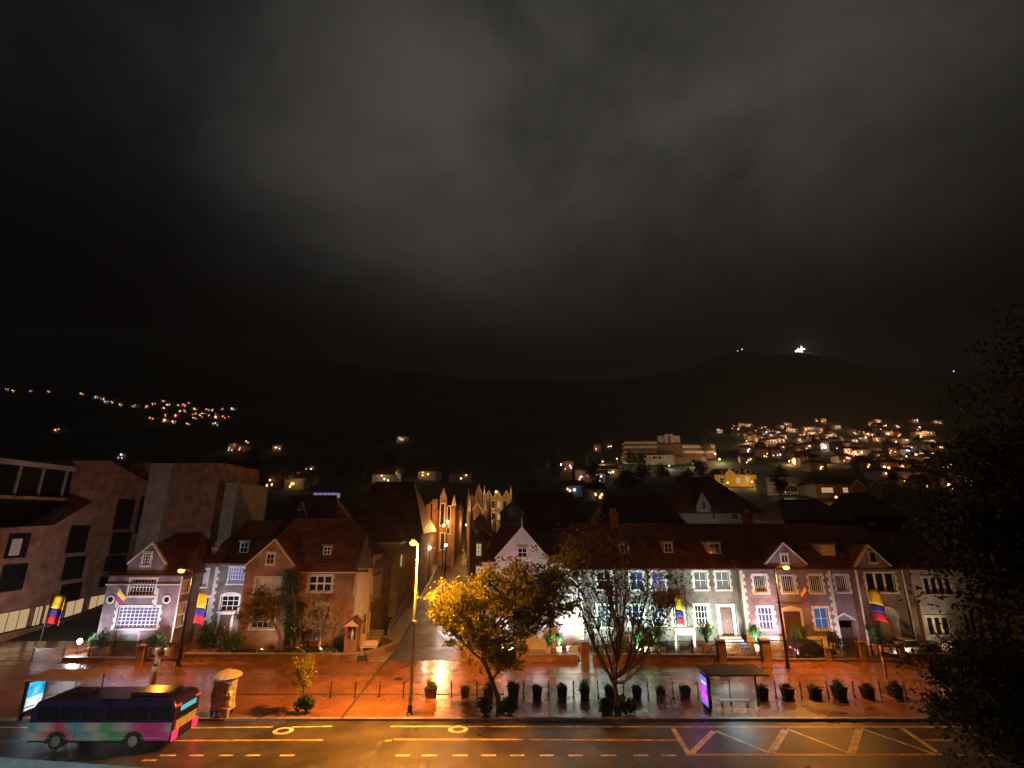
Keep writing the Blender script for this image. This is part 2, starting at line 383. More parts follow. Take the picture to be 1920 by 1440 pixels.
# ================================================================== terrain
BASE = [(-200, -.06), (56, -.06), (70, 1.2), (100, 6), (180, 17), (350, 48), (600, 118)]
def lerp_tab(t, x):
    if x <= t[0][0]: return t[0][1]
    for (a, b), (c, d) in zip(t, t[1:]):
        if x <= c: return b + (d - b) * (x - a) / (c - a)
    return t[-1][1]
RIDGE_PX = [(-900, 650), (-400, 640), (0, 628), (200, 616), (330, 632), (450, 655), (580, 668), (700, 690), (900, 712), (1100, 716), (1220, 706), (1290, 690), (1340, 668), (1390, 656), (1440, 664), (1500, 660), (1545, 663), (1610, 684), (1700, 694), (1790, 694), (1920, 702), (2300, 715), (2900, 720)]
YR = 1900.0
RIDGE = []
for px_, py_ in RIDGE_PX:
    q = P(px_, py_, YR); RIDGE.append((q.x / YR, q.z))
def wob(x, y):
    return math.sin(x * .013 + 1.3) * math.cos(y * .011) + .6 * math.sin(x * .031 + y * .021) + .35 * math.sin(x * .07 - y * .05 + 2)
def H(x, Y):
    if Y <= 600:
        z = lerp_tab(BASE, Y)
        if Y > 110: z += (Y - 110) / 490 * 5 * wob(x, Y)
        return z
    rz = lerp_tab(RIDGE, x / Y)
    z6 = 118 + 5 * wob(x, Y)
    if Y <= YR:
        t = (Y - 600) / (YR - 600)
        tt = t * .75 + .25 * t * t * (3 - 2 * t)
        return z6 + (rz - z6) * tt + 14 * math.sin(t * math.pi) * wob(x * .6, Y * .6) * (1 - .9 * t)
    t = min(1, (Y - YR) / 1400)
    return rz * (1 - .6 * t * t) - 25 * t
def hit(px, py, y0=60):
    d = ray(px, py); Y = y0
    while Y < 2600:
        p = CAM + d * (Y / d.y)
        if p.z <= H(p.x, Y): 
            a, b = Y - 4, Y
            for _ in range(12):
                m_ = (a + b) / 2; p = CAM + d * (m_ / d.y)
                if p.z <= H(p.x, m_): b = m_
                else: a = m_
            return CAM + d * (b / d.y)
        Y += 4
    return None
ys = [-120, -60, -20, 0, 20, 40, 50, 54, 56]; y = 58
while y < 4200: ys.append(y); y += max(3, y * .022)
us = np.linspace(-1.7, 1.7, 120)
tv, tf = [], []
for Y in ys:
    for u in us:
        x = u * max(Y, 120); tv.append((x, Y, H(x, Y)))
nu = len(us)
for i in range(len(ys) - 1):
    for j in range(nu - 1):
        a = i * nu + j; tf.append((a, a + 1, a + nu + 1, a + nu))
g = MB(); g.v = tv; g.f = tf
tag(g.build('ground', 'forest', smooth=True), kind='structure')
# ================================================================== road, kerb, pavement
KY, KZ = 36.95, .14
road = tag(MB().add([(-260, -14, 0), (260, -14, 0), (260, KY, 0), (-260, KY, 0)], [(0, 1, 2, 3)]).build('road', 'asphalt'), kind='structure')
kerb = tag(MB().build('kerb', 'kerb_stone'), kind='structure')
ks = MB().box(-.98, .98, 0, .28, 0, KZ + .005).mesh('kerb_block', 'kerb_stone')
for i in range(-44, 45):
    o = bpy.data.objects.new('kerb_block', ks); COL.objects.link(o); o.location = (i * 2.0, KY, 0); o.parent = kerb
PVY = 50.6
pm = MB()
pm.box(-260, 260, KY + .28, PVY, -.02, KZ)
pave = tag(pm.build('pavement', 'pavers'), kind='structure')
# dark drainage joints let into the pavement
def strip(name, pts, w, z, m, parent, loop=False):
    mb = MB()
    for a, b in zip(pts, pts[1:]):
        a, b = Vector(a), Vector(b); d = (b - a).normalized(); n = Vector((-d.y, d.x, 0)) * w / 2
        mb.add([(*(a - n).xy, z), (*(b - n).xy, z), (*(b + n).xy, z), (*(a + n).xy, z)], [(0, 1, 2, 3)])
    o = mb.build(name, m); o.parent = parent; return o
g1 = G(425, 1302, KZ); g2 = G(945, 1302, KZ)
strip('joint', [g1, g2], .35, KZ + .004, 'joint', pave)
strip('joint', [G(640, 1347, KZ), G(700, 1270, KZ), G(735, 1228, KZ)], .22, KZ + .008, 'joint', pave)
strip('joint', [G(420, 1264, KZ), G(860, 1264, KZ)], .12, KZ + .004, 'joint', pave)
strip('joint', [G(940, 1264, KZ), G(1720, 1264, KZ)], .12, KZ + .004, 'joint', pave)
strip('kerb_line', [(G(1415, 1352).x, KY + .14, 0), (G(1656, 1352).x, KY + .14, 0)], .16, KZ + .010, 'paint_yellow', kerb)
for (px_, py_, r_) in [(748, 1273, .34), (1090, 1295, .3)]:
    c = G(px_, py_, KZ)
    MB().lathe((c.x, c.y, KZ), [(r_, .0), (r_, .012), (r_ * .7, .012), (r_ * .68, .004)], 14).build('manhole_cover', 'iron', pave)
# road paint
def gp(px_, py_): q = G(px_, py_); return Vector((q.x, q.y, 0))
def line(name, pts, w, m='paint_white'): strip(name, [gp(*q) for q in pts], w, .004, m, road)
line('edge_line', [(-200, 1364), (345, 1364)], .14); line('edge_line', [(350, 1365), (512, 1363)], .14)
line('edge_line', [(548, 1363), (623, 1362)], .14); line('edge_line', [(733, 1362), (845, 1362)], .14)
line('edge_line', [(878, 1362.4), (1262, 1363)], .13); line('edge_line', [(1262, 1363), (1690, 1363)], .18, 'paint_yellow'); line('edge_line', [(1690, 1363), (2300, 1364)], .15)
line('lane_line', [(-200, 1391), (606, 1387.5)], .18, 'paint_yellow'); line('lane_line', [(722, 1389), (735, 1388)], .2, 'paint_yellow')
line('lane_line', [(739, 1386.5), (880, 1386.5)], .18, 'paint_yellow'); line('lane_line', [(884, 1386.5), (1274, 1388)], .16, 'paint_yellow'); line('lane_line', [(1724, 1388), (2300, 1389)], .2, 'paint_yellow')
for x0, x1 in [(300, 330), (355, 382), (410, 437), (462, 488), (525, 552), (742, 768), (791, 820), (848, 877), (902, 930), (957, 983), (1012, 1038), (1066, 1093), (1126, 1156), (1188, 1216), (1240, 1268), (1783, 1811), (1838, 1870), (1900, 1930)]:
    line('dash', [(x0, 1416.5), (x1, 1416.3)], .17)
line('dash', [(267, 1425.5), (294, 1425.5)], .2, 'paint_yellow')
line('box_line', [(1285, 1415), (1766, 1415)], .22, 'paint_yellow')
for a, b, w in [((1262, 1366), (1291, 1413), .3), ((1296, 1413), (1338, 1371), .35), ((1343, 1371), (1443, 1412), .24), ((1446, 1412), (1472, 1369), .42), ((1476, 1367), (1592, 1412), .2), ((1597, 1412), (1611, 1368), .42), ((1614, 1366), (1752, 1414), .24), ((1690, 1365), (1764, 1415), .28)]:
    strip('zigzag_line', [gp(*a), gp(*b)], w, .008, 'paint_cream', road)
for px_, py_ in [(531, 1370.5), (859, 1367.5)]:
    c = gp(px_, py_); mb = MB(); n = 22
    for i in range(n):
        t = 2 * math.pi * i / n
        mb.v += [(c.x + .64 * math.cos(t), c.y + .55 * math.sin(t), .012), (c.x + .38 * math.cos(t), c.y + .3 * math.sin(t), .012)]
    mb.f = [(2 * i, 2 * ((i + 1) % n), 2 * ((i + 1) % n) + 1, 2 * i + 1) for i in range(n)]
    mb.build('ring_mark', 'paint_white').parent = road
# worn patch over the trench that crosses the road
strip('trench_patch', [gp(676, 1437), gp(700, 1410), gp(712, 1395), gp(722, 1375)], .22, .006, 'trench_fill', road)
# side street that climbs away between the houses
st = MB(); sl_ = []
def sx(Y): return -11.9 - .035 * (Y - 52), -5.9 - .028 * (Y - 52)
Ys = [PVY, 53, 56, 60, 65, 70, 76, 84, 92, 100, 112, 126, 142, 160]
def stz(Y): return max(.03, H(-9, Y) + .10)
def strip3(mb, f0, f1, dz):
    vs = []; 
    for Y in Ys: vs += [(f0(Y), Y, stz(Y) + dz), (f1(Y), Y, stz(Y) + dz)]
    mb.add(vs, [(2 * i, 2 * i + 1, 2 * i + 3, 2 * i + 2) for i in range(len(Ys) - 1)])
strip3(st, lambda Y: sx(Y)[0], lambda Y: sx(Y)[1], 0)
street = tag(st.build('side_street', 'street_asphalt'), kind='structure')
for side in (0, 1):
    mb = MB()
    f = (lambda Y: sx(Y)[0]) if side == 0 else (lambda Y: sx(Y)[1])
    o_ = -1 if side == 0 else 1
    for i in range(len(Ys) - 1):
        a, b = Ys[i], Ys[i + 1]; za, zb = stz(a), stz(b); xa, xb = f(a), f(b); w = 1.7 * o_
        mb.hexa([(xa, a, za - .3), (xa + w, a, za - .3), (xb + w, b, zb - .3), (xb, b, zb - .3), (xa, a, za + .14), (xa + w, a, za + .14), (xb + w, b, zb + .14), (xb, b, zb + .14)])
    tag(mb.build('side_pavement_left' if side == 0 else 'side_pavement_right', 'kerb_stone'), kind='structure')
# lawns in the front gardens
tag(MB().box(-27.6, -13.8, PVY + .02, 54.5, -.05, .55).build('lawn', 'grass'), kind='structure')
tag(MB().box(40.6, 75, PVY + .02, 53, -.05, .3).build('lawn', 'grass'), kind='structure')
tag(MB().box(-4.1, 39.8, PVY + .02, 58, -.05, .18).build('front_yard', 'pavers'), kind='structure')
tag(MB().box(-62, -27.7, PVY + .02, 58, -.05, .16).build('front_yard', 'pavers'), kind='structure')
# ================================================================== houses
def front(Y): return lambda u, v, d: (u, Y + d, v)
def right_of(X): return lambda u, v, d: (X - d, u, v)     # plane that faces +x
def left_of(X): return lambda u, v, d: (X + d, u, v)
def wall_holes(mb, fr, u0, u1, v0, v1, holes, th=.3):
    us_ = sorted({u0, u1, *[h[0] for h in holes], *[h[1] for h in holes]}); vs_ = sorted({v0, v1, *[h[2] for h in holes], *[h[3] for h in holes]})
    us_ = [u for u in us_ if u0 - 1e-6 <= u <= u1 + 1e-6]; vs_ = [v for v in vs_ if v0 - 1e-6 <= v <= v1 + 1e-6]
    for a, b in zip(us_, us_[1:]):
        for c, d in zip(vs_, vs_[1:]):
            m0, m1 = (a + b) / 2, (c + d) / 2
            if any(h[0] < m0 < h[1] and h[2] < m1 < h[3] for h in holes): continue
            mb.add([fr(a, c, 0), fr(b, c, 0), fr(b, d, 0), fr(a, d, 0)], [(0, 1, 2, 3)])
    for a, b, c, d in holes:
        for (p, q) in (((a, c), (b, c)), ((b, c), (b, d)), ((b, d), (a, d)), ((a, d), (a, c))):
            mb.add([fr(*p, 0), fr(*q, 0), fr(*q, th), fr(*p, th)], [(0, 1, 2, 3)])
def rectF(x0, x1, y0, y1, Y):
    my = (y0 + y1) / 2; mx = (x0 + x1) / 2
    return P(x0, my, Y).x, P(x1, my, Y).x, P(mx, y1, Y).z, P(mx, y0, Y).z
def rectX(x0, x1, y0, y1, X):
    my = (y0 + y1) / 2; mx = (x0 + x1) / 2
    a, b = PX(x0, my, X).y, PX(x1, my, X).y
    return min(a, b), max(a, b), PX(mx, y1, X).z, PX(mx, y0, X).z
def window(parent, fr, r, cols=2, rows=2, pane='glass_dark', frame='white_wood', sur='limestone', teeth=False, sill=True, d=.12, sub=False, bar=.05, name='window', arch=False, sw=.17):
    u0, u1, v0, v1 = r
    f = MB(); t = .075
    f.fbox(fr, u0, u0 + t, v0, v1, d, d + .06); f.fbox(fr, u1 - t, u1, v0, v1, d, d + .06)
    f.fbox(fr, u0 + t, u1 - t, v0, v0 + t, d, d + .06); f.fbox(fr, u0 + t, u1 - t, v1 - t, v1, d, d + .06)
    for i in range(1, cols):
        u = u0 + (u1 - u0) * i / cols; f.fbox(fr, u - bar / 2, u + bar / 2, v0 + t, v1 - t, d + .004, d + .05)
    for j in range(1, rows):
        v = v0 + (v1 - v0) * j / rows; f.fbox(fr, u0 + t, u1 - t, v - bar / 2, v + bar / 2, d + .008, d + .046)
    w = f.build(name, frame, parent)
    p_ = parent if sub else w
    MB().fbox(fr, u0 + .02, u1 - .02, v0 + .02, v1 - .02, d + .065, d + .08).build('pane', pane, p_)
    if sur:
        s = MB(); 
        if teeth:
            n = max(3, round((v1 - v0) / .32)); hh = (v1 - v0) / n
            for i in range(n):
                ww = sw * (1.0 if i % 2 else 1.75)
                s.fbox(fr, u0 - ww, u0, v0 + i * hh, v0 + (i + 1) * hh - .012, -.045, .1); s.fbox(fr, u1, u1 + ww, v0 + i * hh, v0 + (i + 1) * hh - .012, -.045, .1)
        else:
            s.fbox(fr, u0 - sw, u0, v0, v1, -.045, .1); s.fbox(fr, u1, u1 + sw, v0, v1, -.045, .1)
        if arch:
            n = 7; c = (u0 + u1) / 2; hw = (u1 - u0) / 2 + sw
            for i in range(n):
                a, b = math.pi * i / n, math.pi * (i + 1) / n
                o1 = [(c - hw * math.cos(a), v1 + .38 * math.sin(a) + .0), (c - hw * math.cos(b), v1 + .38 * math.sin(b))]
                s.fpoly(fr, [(o1[0][0], v1 - .002), o1[0], o1[1], (o1[1][0], v1 - .002)] if i not in (0, n - 1) else ([(o1[0][0], v1 - .002), o1[1], (o1[1][0], v1 - .002)] if i == 0 else [(o1[0][0], v1 - .002), o1[0], (o1[1][0], v1 - .002)]), -.045, .1)
        else:
            s.fbox(fr, u0 - sw * 1.2, u1 + sw * 1.2, v1, v1 + .2, -.05, .1)
        s.build('surround', sur, p_)
        if sill: MB().fbox(fr, u0 - sw * 1.4, u1 + sw * 1.4, v0 - .16, v0, -.13, .12).build('sill', sur, p_)
    return w
def quoins(parent, fr, u, v0, v1, inward, m='limestone', name='quoin'):
    """alternating long and short corner stones, one object each"""
    hgt = .36; n = int((v1 - v0) / hgt)
    me = {}
    for i in range(n):
        w = .5 if i % 2 else .3
        if w not in me:
            me[w] = MB().fbox(fr, u, u + w * inward, v0 + .008, v0 + hgt - .008, -.05, .05).mesh(name, m, WL[parent.name] + Vector((0, 0, v0)))
        o = bpy.data.objects.new(name, me[w]); COL.objects.link(o); o.parent = parent; o.location = (0, 0, v0 + i * hgt)
def roof_x(parent, x0, x1, y0, y1, ze, zr, hip0=0, hip1=0, m='roof_tile', ov=.35, ym=None):
    ym = ym or (y0 + y1) / 2
    mb = MB().add([(x0 - ov, y0 - ov, ze), (x1 + ov, y0 - ov, ze), (x1 + ov, y1 + ov, ze), (x0 - ov, y1 + ov, ze), (x0 - ov + hip0, ym, zr), (x1 + ov - hip1, ym, zr),
                   (x0 - ov, y0 - ov, ze - .12), (x1 + ov, y0 - ov, ze - .12), (x1 + ov, y1 + ov, ze - .12), (x0 - ov, y1 + ov, ze - .12)],
                  [(0, 1, 5, 4), (1, 2, 5), (2, 3, 4, 5), (3, 0, 4), (6, 7, 1, 0), (7, 8, 2, 1), (8, 9, 3, 2), (9, 6, 0, 3), (9, 8, 7, 6)])
    r = mb.build('roof', m, parent)
    MB().tube([(x0 - ov + hip0, ym, zr + .02), (x1 + ov - hip1, ym, zr + .02)], .13, 8).build('ridge_cap', m, r)
    return r
def gable(parent, u0, u1, uc, vb, vp, Yf, Yb, wallm, coping='limestone', win=None, winkw={}):
    fr = front(Yf)
    MB().fpoly(fr, [(u0, vb), (u1, vb), (uc, vp)], 0, .3).build('gable_wall', wallm, parent)
    r = MB(); t = .16
    for a, b in ((u0, uc), (uc, u1)):
        va, vb_ = (vb, vp) if a == u0 else (vp, vb)
        e = .18 if a == u0 else 0; e2 = .18 if b == u1 else 0
        sl_a = (vp - vb) / (uc - u0) if a == u0 else (vp - vb) / (u1 - uc)
        pa = (a - e, va - e * sl_a); pb = (b + e2, vb_ - e2 * sl_a)
        r.fpoly(fr, [pa, pb, (pb[0], pb[1] + t), (pa[0], pa[1] + t)], .33, Yb - Yf)
    rr = r.build('gable_roof', 'roof_tile', parent)
    if coping:
        c = MB()
        for a, b, sg in ((u0, uc, 1), (uc, u1, -1)):
            pa, pb = ((u0 - .15, vb - .15 * (vp - vb) / (uc - u0)), (uc, vp)) if sg == 1 else ((uc, vp), (u1 + .15, vb - .15 * (vp - vb) / (u1 - uc)))
            c.fpoly(fr, [pa, pb, (pb[0], pb[1] + .17), (pa[0], pa[1] + .17)], -.04, .33)
        c.build('coping', coping, rr)
    if win: window(parent, fr, win, d=-.09, **winkw)
def dormer(parent, x0, x1, y0, y1, Yf, ze, ym, zr, wallm='plaster_grey', cols=2, pane='glass_dark', frame='white_wood', blank=False, topm='lead'):
    Y = Yf
    for _ in range(60):
        zb = P((x0 + x1) / 2, y1, Y).z
        if ze + (zr - ze) * (Y - Yf) / (ym - Yf) >= zb: break
        Y += .1
    Y -= .12
    r = rectF(x0, x1, y0, y1, Y)
    slope = (zr - ze) / (ym - Yf); back = Y + (r[3] - r[2]) / slope + .3
    o = MB().box(r[0], r[1], Y, back, r[2] - .1, r[3]).build('dormer', wallm, parent)
    MB().box(r[0] - .12, r[1] + .12, Y - .15, back, r[3] + .002, r[3] + .12).build('dormer_roof', topm, o)
    if not blank:
        q = (r[0] + .12, r[1] - .12, r[2] + .1, r[3] - .1)
        window(o, front(Y), q, cols, 2, pane, frame, None, d=-.09, sub=True, name='dormer_window')
    else:
        MB().fbox(front(Y), r[0] + .1, r[1] - .1, r[2] + .05, r[3] - .08, -.05, 0).build('dormer_panel', 'plaster', o)
def pipe(parent, pts, r=.06, m='lead', name='downpipe'):
    return MB().tube(pts, r, 6).build(name, m, parent)
def door(parent, fr, r, m='dark_wood', sur='limestone', arch=True, d=.15, knob=True, sw=.25):
    u0, u1, v0, v1 = r; c = (u0 + u1) / 2
    o = MB().fbox(fr, u0, u1, v0, v1, d, d + .06).build('door', m, parent)
    n = 4; pm_ = MB()
    for i in range(n):
        a = u0 + (u1 - u0) * (i + .12) / n; b = u0 + (u1 - u0) * (i + .88) / n
        pm_.fbox(fr, a, b, v0 + .15, v1 - .15, d - .03, d)
    pm_.build('door_panel', m, o)
    if knob: MB().tube([fr(c + .12, (v0 + v1) / 2 - .1, d - .1), fr(c + .12, (v0 + v1) / 2 + .1, d - .1)], .025, 6).build('handle', 'steel', o)
    if sur:
        s = MB().fbox(fr, u0 - sw, u0, v0, v1, -.06, .15).fbox(fr, u1, u1 + sw, v0, v1, -.06, .15)
        if arch: s.fpoly(fr, [(u0 - sw, v1), (u1 + sw, v1), (u1 + sw, v1 + .25), (c, v1 + .55), (u0 - sw, v1 + .25)], -.06, .15)
        else: s.fbox(fr, u0 - sw * 1.2, u1 + sw * 1.2, v1, v1 + .3, -.07, .15)
        s.build('door_surround', sur, o)
    return o
def body(parent, x0, x1, y0, y1, z0, z1, m, holes_f=(), holes_r=(), holes_l=()):
    mb = MB()
    wall_holes(mb, front(y0), x0, x1, z0, z1, list(holes_f)); wall_holes(mb, right_of(x1), y0, y1, z0, z1, list(holes_r)); wall_holes(mb, left_of(x0), y0, y1, z0, z1, list(holes_l))
    mb.add([(x0, y1, z0), (x1, y1, z0), (x1, y1, z1), (x0, y1, z1)], [(0, 1, 2, 3)])
    mb.add([(x0, y0, z1), (x1, y0, z1), (x1, y1, z1), (x0, y1, z1)], [(0, 1, 2, 3)])
    return mb.build('wall', m, parent)
def chimney(parent, x, y, z0, z1, w=.9, m='brick_dark'):
    c = MB().box(x - w / 2, x + w / 2, y - .4, y + .4, z0, z1).box(x - w / 2 - .1, x + w / 2 + .1, y - .5, y + .5, z1 + .002, z1 + .18).build('chimney', m, parent)
    for k in (-.22, .22): MB().lathe((x + k, y, z1 + .18), [(.13, 0), (.11, .4), (.13, .42)], 8).build('chimney_pot', 'terracotta', c)

# ------------------------------------------------------------------ house with the big mullioned window (left)
YA = 54.0
xa0, xa1 = P(190, 1150, YA).x, P(329, 1150, YA).x
zeA = P(260, 1078, YA).z
A = thing('tudor_house', 'grey stone gabled house with a huge white gridded window and two round windows', 'house', ((xa0 + xa1) / 2, YA, 0))
big = rectF(219, 296, 1138, 1178, YA); up = rectF(243, 291, 1086, 1117, YA)
XAs = xa1
sideA = [rectX(341, 353, 1090, 1110, XAs), rectX(335, 347, 1132, 1150, XAs), rectX(331, 343, 1152, 1172, XAs)]
body(A, xa0, xa1, YA, 64, 0, zeA, 'stone_mauve', [big, up], sideA)
window(A, front(YA), big, 10, 6, 'mauve_pane_glow', bar=.06, teeth=True, sw=.2)  # pane glows by itself to imitate floodlight reflected in the glass
window(A, front(YA), up, 8, 4, 'glass_dark', bar=.06)
for r in sideA: window(A, right_of(XAs), r, 2, 3, 'curtain')
for px_ in (208, 313):
    c = P(px_, 1124, YA)
    o = MB().lathe((c.x, YA - .08, c.z), [(.28, .08), (.42, .08), (.42, 0), (.28, 0), (.28, .06)], 20, 'y').build('round_window', 'limestone', A)
    MB().lathe((c.x, YA - .045, c.z), [(.27, 0), (.27, .02)], 18, 'y').build('pane', 'glass_dark', o)
g0, g1_, gc = P(241, 1056, YA - .15).x, P(308, 1056, YA - .15).x, P(279, 1056, YA - .15).x
zb, zp = P(275, 1056, YA - .15).z, P(281, 1020, YA - .15).z
MB().box(g0, g1_, YA - .15, YA + 4, P(275, 1083, YA - .15).z, zb).build('gable_bay', 'stone_mauve', A)
gable(A, g0, g1_, gc, zb, zp, YA - .15, 59, 'stone_mauve', win=rectF(268, 283, 1037, 1060, YA - .15), winkw=dict(cols=3, rows=4, teeth=True, sw=.12))
MB().box(xa0 - .1, xa1 + .1, YA - .12, YA + .2, P(260, 1097, YA).z, P(260, 1095, YA).z).build('string_course', 'limestone', A)
roof_x(A, xa0, xa1, YA, 64, zeA, P(300, 1000, 59).z, 3.2, 2.0)
quoins(A, front(YA), P(222, 1110, YA).x, P(220, 1138, YA).z, P(220, 1098, YA).z, 1); quoins(A, front(YA), P(298, 1110, YA).x, P(300, 1138, YA).z, P(300, 1098, YA).z, -1)
da = rectF(222, 256, 1189, 1224, YA)
door(A, front(YA), (da[0], da[1], .16, da[3]), 'lead', 'plaster_grey', True, d=-.07)
pipe(A, [(xa1 + .1, YA - .06, .2), (xa1 + .1, YA - .06, zeA - .1)], .07, 'white_wood')
# ------------------------------------------------------------------ grey stone house set back
YB = 57.5
xb0, xb1 = xa1 + .05, P(470, 1130, YB).x
zeB = P(430, 1056, YB).z
B = thing('stone_house', 'dark grey stone house set back between the white windowed house and the brick house', 'house', ((xb0 + xb1) / 2, YB, 0))
wb = [rectF(430, 461, 1064, 1094, YB), rectF(414, 447, 1117, 1146, YB), rectF(374, 389, 1068, 1100, YB), rectF(374, 389, 1120, 1160, YB)]
body(B, xb0 + .02, xb1, YB, 66, 0, zeB, 'stone_grey', wb)
window(B, front(YB), wb[0], 6, 4, 'mauve_pane_glow'); window(B, front(YB), wb[1], 3, 3, 'glass_dark', arch=True); window(B, front(YB), wb[2], 1, 3, 'curtain'); window(B, front(YB), wb[3], 1, 3, 'glass_dark')
quoins(B, front(YB), P(399, 1100, YB).x, 1, zeB, 1)
dB = rectF(411, 432, 1152, 1190, YB); door(B, front(YB), (dB[0], dB[1], .5, dB[3]), 'dark_wood', 'limestone', False, d=-.07)
ymB = 62; zrB = P(410, 978, ymB).z
roof_x(B, xb0, xb1, YB, 66, zeB, zrB, 2, 0, ym=ymB)
dormer(B, 449, 468, 1015, 1038, YB, zeB, ymB, zrB)
chimney(B, P(405, 1040, 58.6).x, 58.6, zeB, P(405, 1028, 58.6).z, .7, 'stone_grey')
# ------------------------------------------------------------------ brick house with steep gable and corner turret
YC, YD = 52.8, 54.3
xc0, xc1 = P(452, 1130, YC).x, P(541, 1130, YC).x
xd1 = P(664, 1130, YD).x
zeD = P(600, 1070, YD).z; zbC = P(505, 1060, YC).z
C = thing('brick_house', 'dark brick house with a steep front gable and a pointed corner turret', 'house', ((xc0 + xd1) / 2, YD, .5))
wc = [rectF(480, 524, 1084, 1116, YC), rectF(472, 514, 1140, 1178, YC)]
body(C, xc0, xc1, YC, 60, .3, zbC, 'brick', wc)
window(C, front(YC), wc[0], 3, 2, 'curtain', 'cream_wood', 'cream_stone', True); window(C, front(YC), wc[1], 4, 3, 'glass_dark', 'cream_wood', 'cream_stone')
gable(C, xc0, xc1, (xc0 + xc1) / 2 + .2, zbC, P(511, 1013, YC).z, YC, 60, 'brick', 'cream_stone', rectF(500, 515, 1038, 1058, YC), dict(cols=2, rows=2, frame='cream_wood', sur='cream_stone', sw=.1))
wd = [rectF(579, 621, 1080, 1109, YD), rectF(588, 618, 1136, 1166, YD)]
sideX = xd1 + .9
XD = P(690, 1110, 56).x
wall_d = MB(); wall_holes(wall_d, front(YD), xc1 + .01, xd1, .3, zeD, wd)
sd = [rectX(702, 716, 1043, 1068, XD), rectX(699, 714, 1082, 1121, XD)]
wall_holes(wall_d, right_of(XD), 55.6, 66, .3, zeD, sd)
wall_d.add([(XD, 66, .3), (xc0, 66, .3), (xc0, 66, zeD), (XD, 66, zeD)], [(0, 1, 2, 3)])
wall_d.build('wall', 'brick', C)
window(C, front(YD), wd[0], 3, 2, 'glass_dark', 'white_wood', 'limestone', True, bar=.16); window(C, front(YD), wd[1], 3, 2, 'glass_dark', 'white_wood', 'cream_stone', arch=True)
window(C, right_of(XD), sd[0], 3, 3, 'curtain'); window(C, right_of(XD), sd[1], 4, 4, 'curtain')
MB().box(xc1 + .05, xd1, YD - .2, YD - .02, zeD - .22, zeD + .05).build('gutter', 'white_wood', C)
MB().box(XD + .02, XD + .2, 56, 66, zeD - .22, zeD + .05).build('gutter', 'white_wood', C)
ymD = 60.2; zrD = P(600, 974, ymD).z
roof_x(C, xc0 - .5, XD, YD, 66, zeD, zrD, 2.0, 4.0, ym=ymD)
dormer(C, 605, 623, 1023, 1042, YD, zeD, ymD, zrD, 'brick_pink')
# turret: half-octagonal bay
tcx, tcy, tr = (xd1 + XD) / 2 + .1, 55.0, (XD - xd1) / 2 + .55
tz0, tz1 = .3, P(678, 1066, 54).z
prof = [(math.cos(R(a)) * tr + tcx, math.sin(R(a)) * tr + tcy) for a in (-202.5, -157.5, -112.5, -67.5, -22.5, 22.5)]
tb = MB()
tb.add([(x, y, tz0) for x, y in prof] + [(x, y, tz1) for x, y in prof], [(i, i + 1, i + 7, i + 6) for i in range(5)] + [(6, 7, 8, 9, 10, 11)])
tur = tb.build('turret', 'cream_stone', C)
apex = P(680, 1001, 55.2).z
MB().add([(x + (x - tcx) * .12, y + (y - tcy) * .12, tz1) for x, y in prof] + [(tcx, tcy + .3, apex)], [(i, i + 1, 6) for i in range(5)] + [(5, 0, 6), (5, 4, 3, 2, 1, 0)]).build('turret_roof', 'roof_grey', tur)
for (pa, pb) in zip(prof, prof[1:]):
    mx_, my_ = (pa[0] + pb[0]) / 2, (pa[1] + pb[1]) / 2
    dx, dy = pb[0] - pa[0], pb[1] - pa[1]; ln = math.hypot(dx, dy); ux, uy = dx / ln, dy / ln; nx, ny = uy, -ux
    frt = lambda u, v, d, mx_=mx_, my_=my_, ux=ux, uy=uy, nx=nx, ny=ny: (mx_ + ux * u - nx * d, my_ + uy * u - ny * d, v)
    for v0_, v1_, pn in ((1.6, 3.6, 'glass_dark'), (5.3, 7.2, 'curtain')):
        window(tur, frt, (-ln * .3, ln * .3, v0_, v1_), 2, 2, pn, 'cream_wood', None, d=-.09, sub=True, name='turret_window')
pipe(C, [(P(548, 1150, YD - .12).x, YD - .12, .6), (P(548, 1150, YD - .12).x, YD - .12, zeD - .2)], .05, 'white_wood')
st_ = MB()
for i in range(5): st_.box(XD + .1, XD + 1.6 , 56.2 + i * .32, 56.52 + i * .32, .3, .55 + i * .2)
st_.build('steps', 'kerb_stone', C)
# ------------------------------------------------------------------ white plaster house up the side street
YE = 67.0
xe0, xe1 = P(716, 1060, YE).x, P(747, 1060, YE).x
E_ = thing('plaster_house', 'plain white plaster house wall just up the side street behind the turret', 'house', (xe0, YE, H(xe0, YE)))
zeE = P(735, 1020, YE).z
hE = [rectX(750, 756, 1040, 1062, xe1)]
body(E_, xe0 - 6, xe1, YE, 78, .5, zeE, 'plaster_grey', [], hE)
window(E_, right_of(xe1), hE[0], 2, 2, 'cream_room')
MB().box(xe0 - 6.2, xe1 + .3, YE - .3, 78.2, zeE + .002, zeE + .2).build('cornice', 'white_wood', E_)
roof_x(E_, xe0 - 6, xe1, YE, 78, zeE + .32, zeE + 4.2, 2, 3)
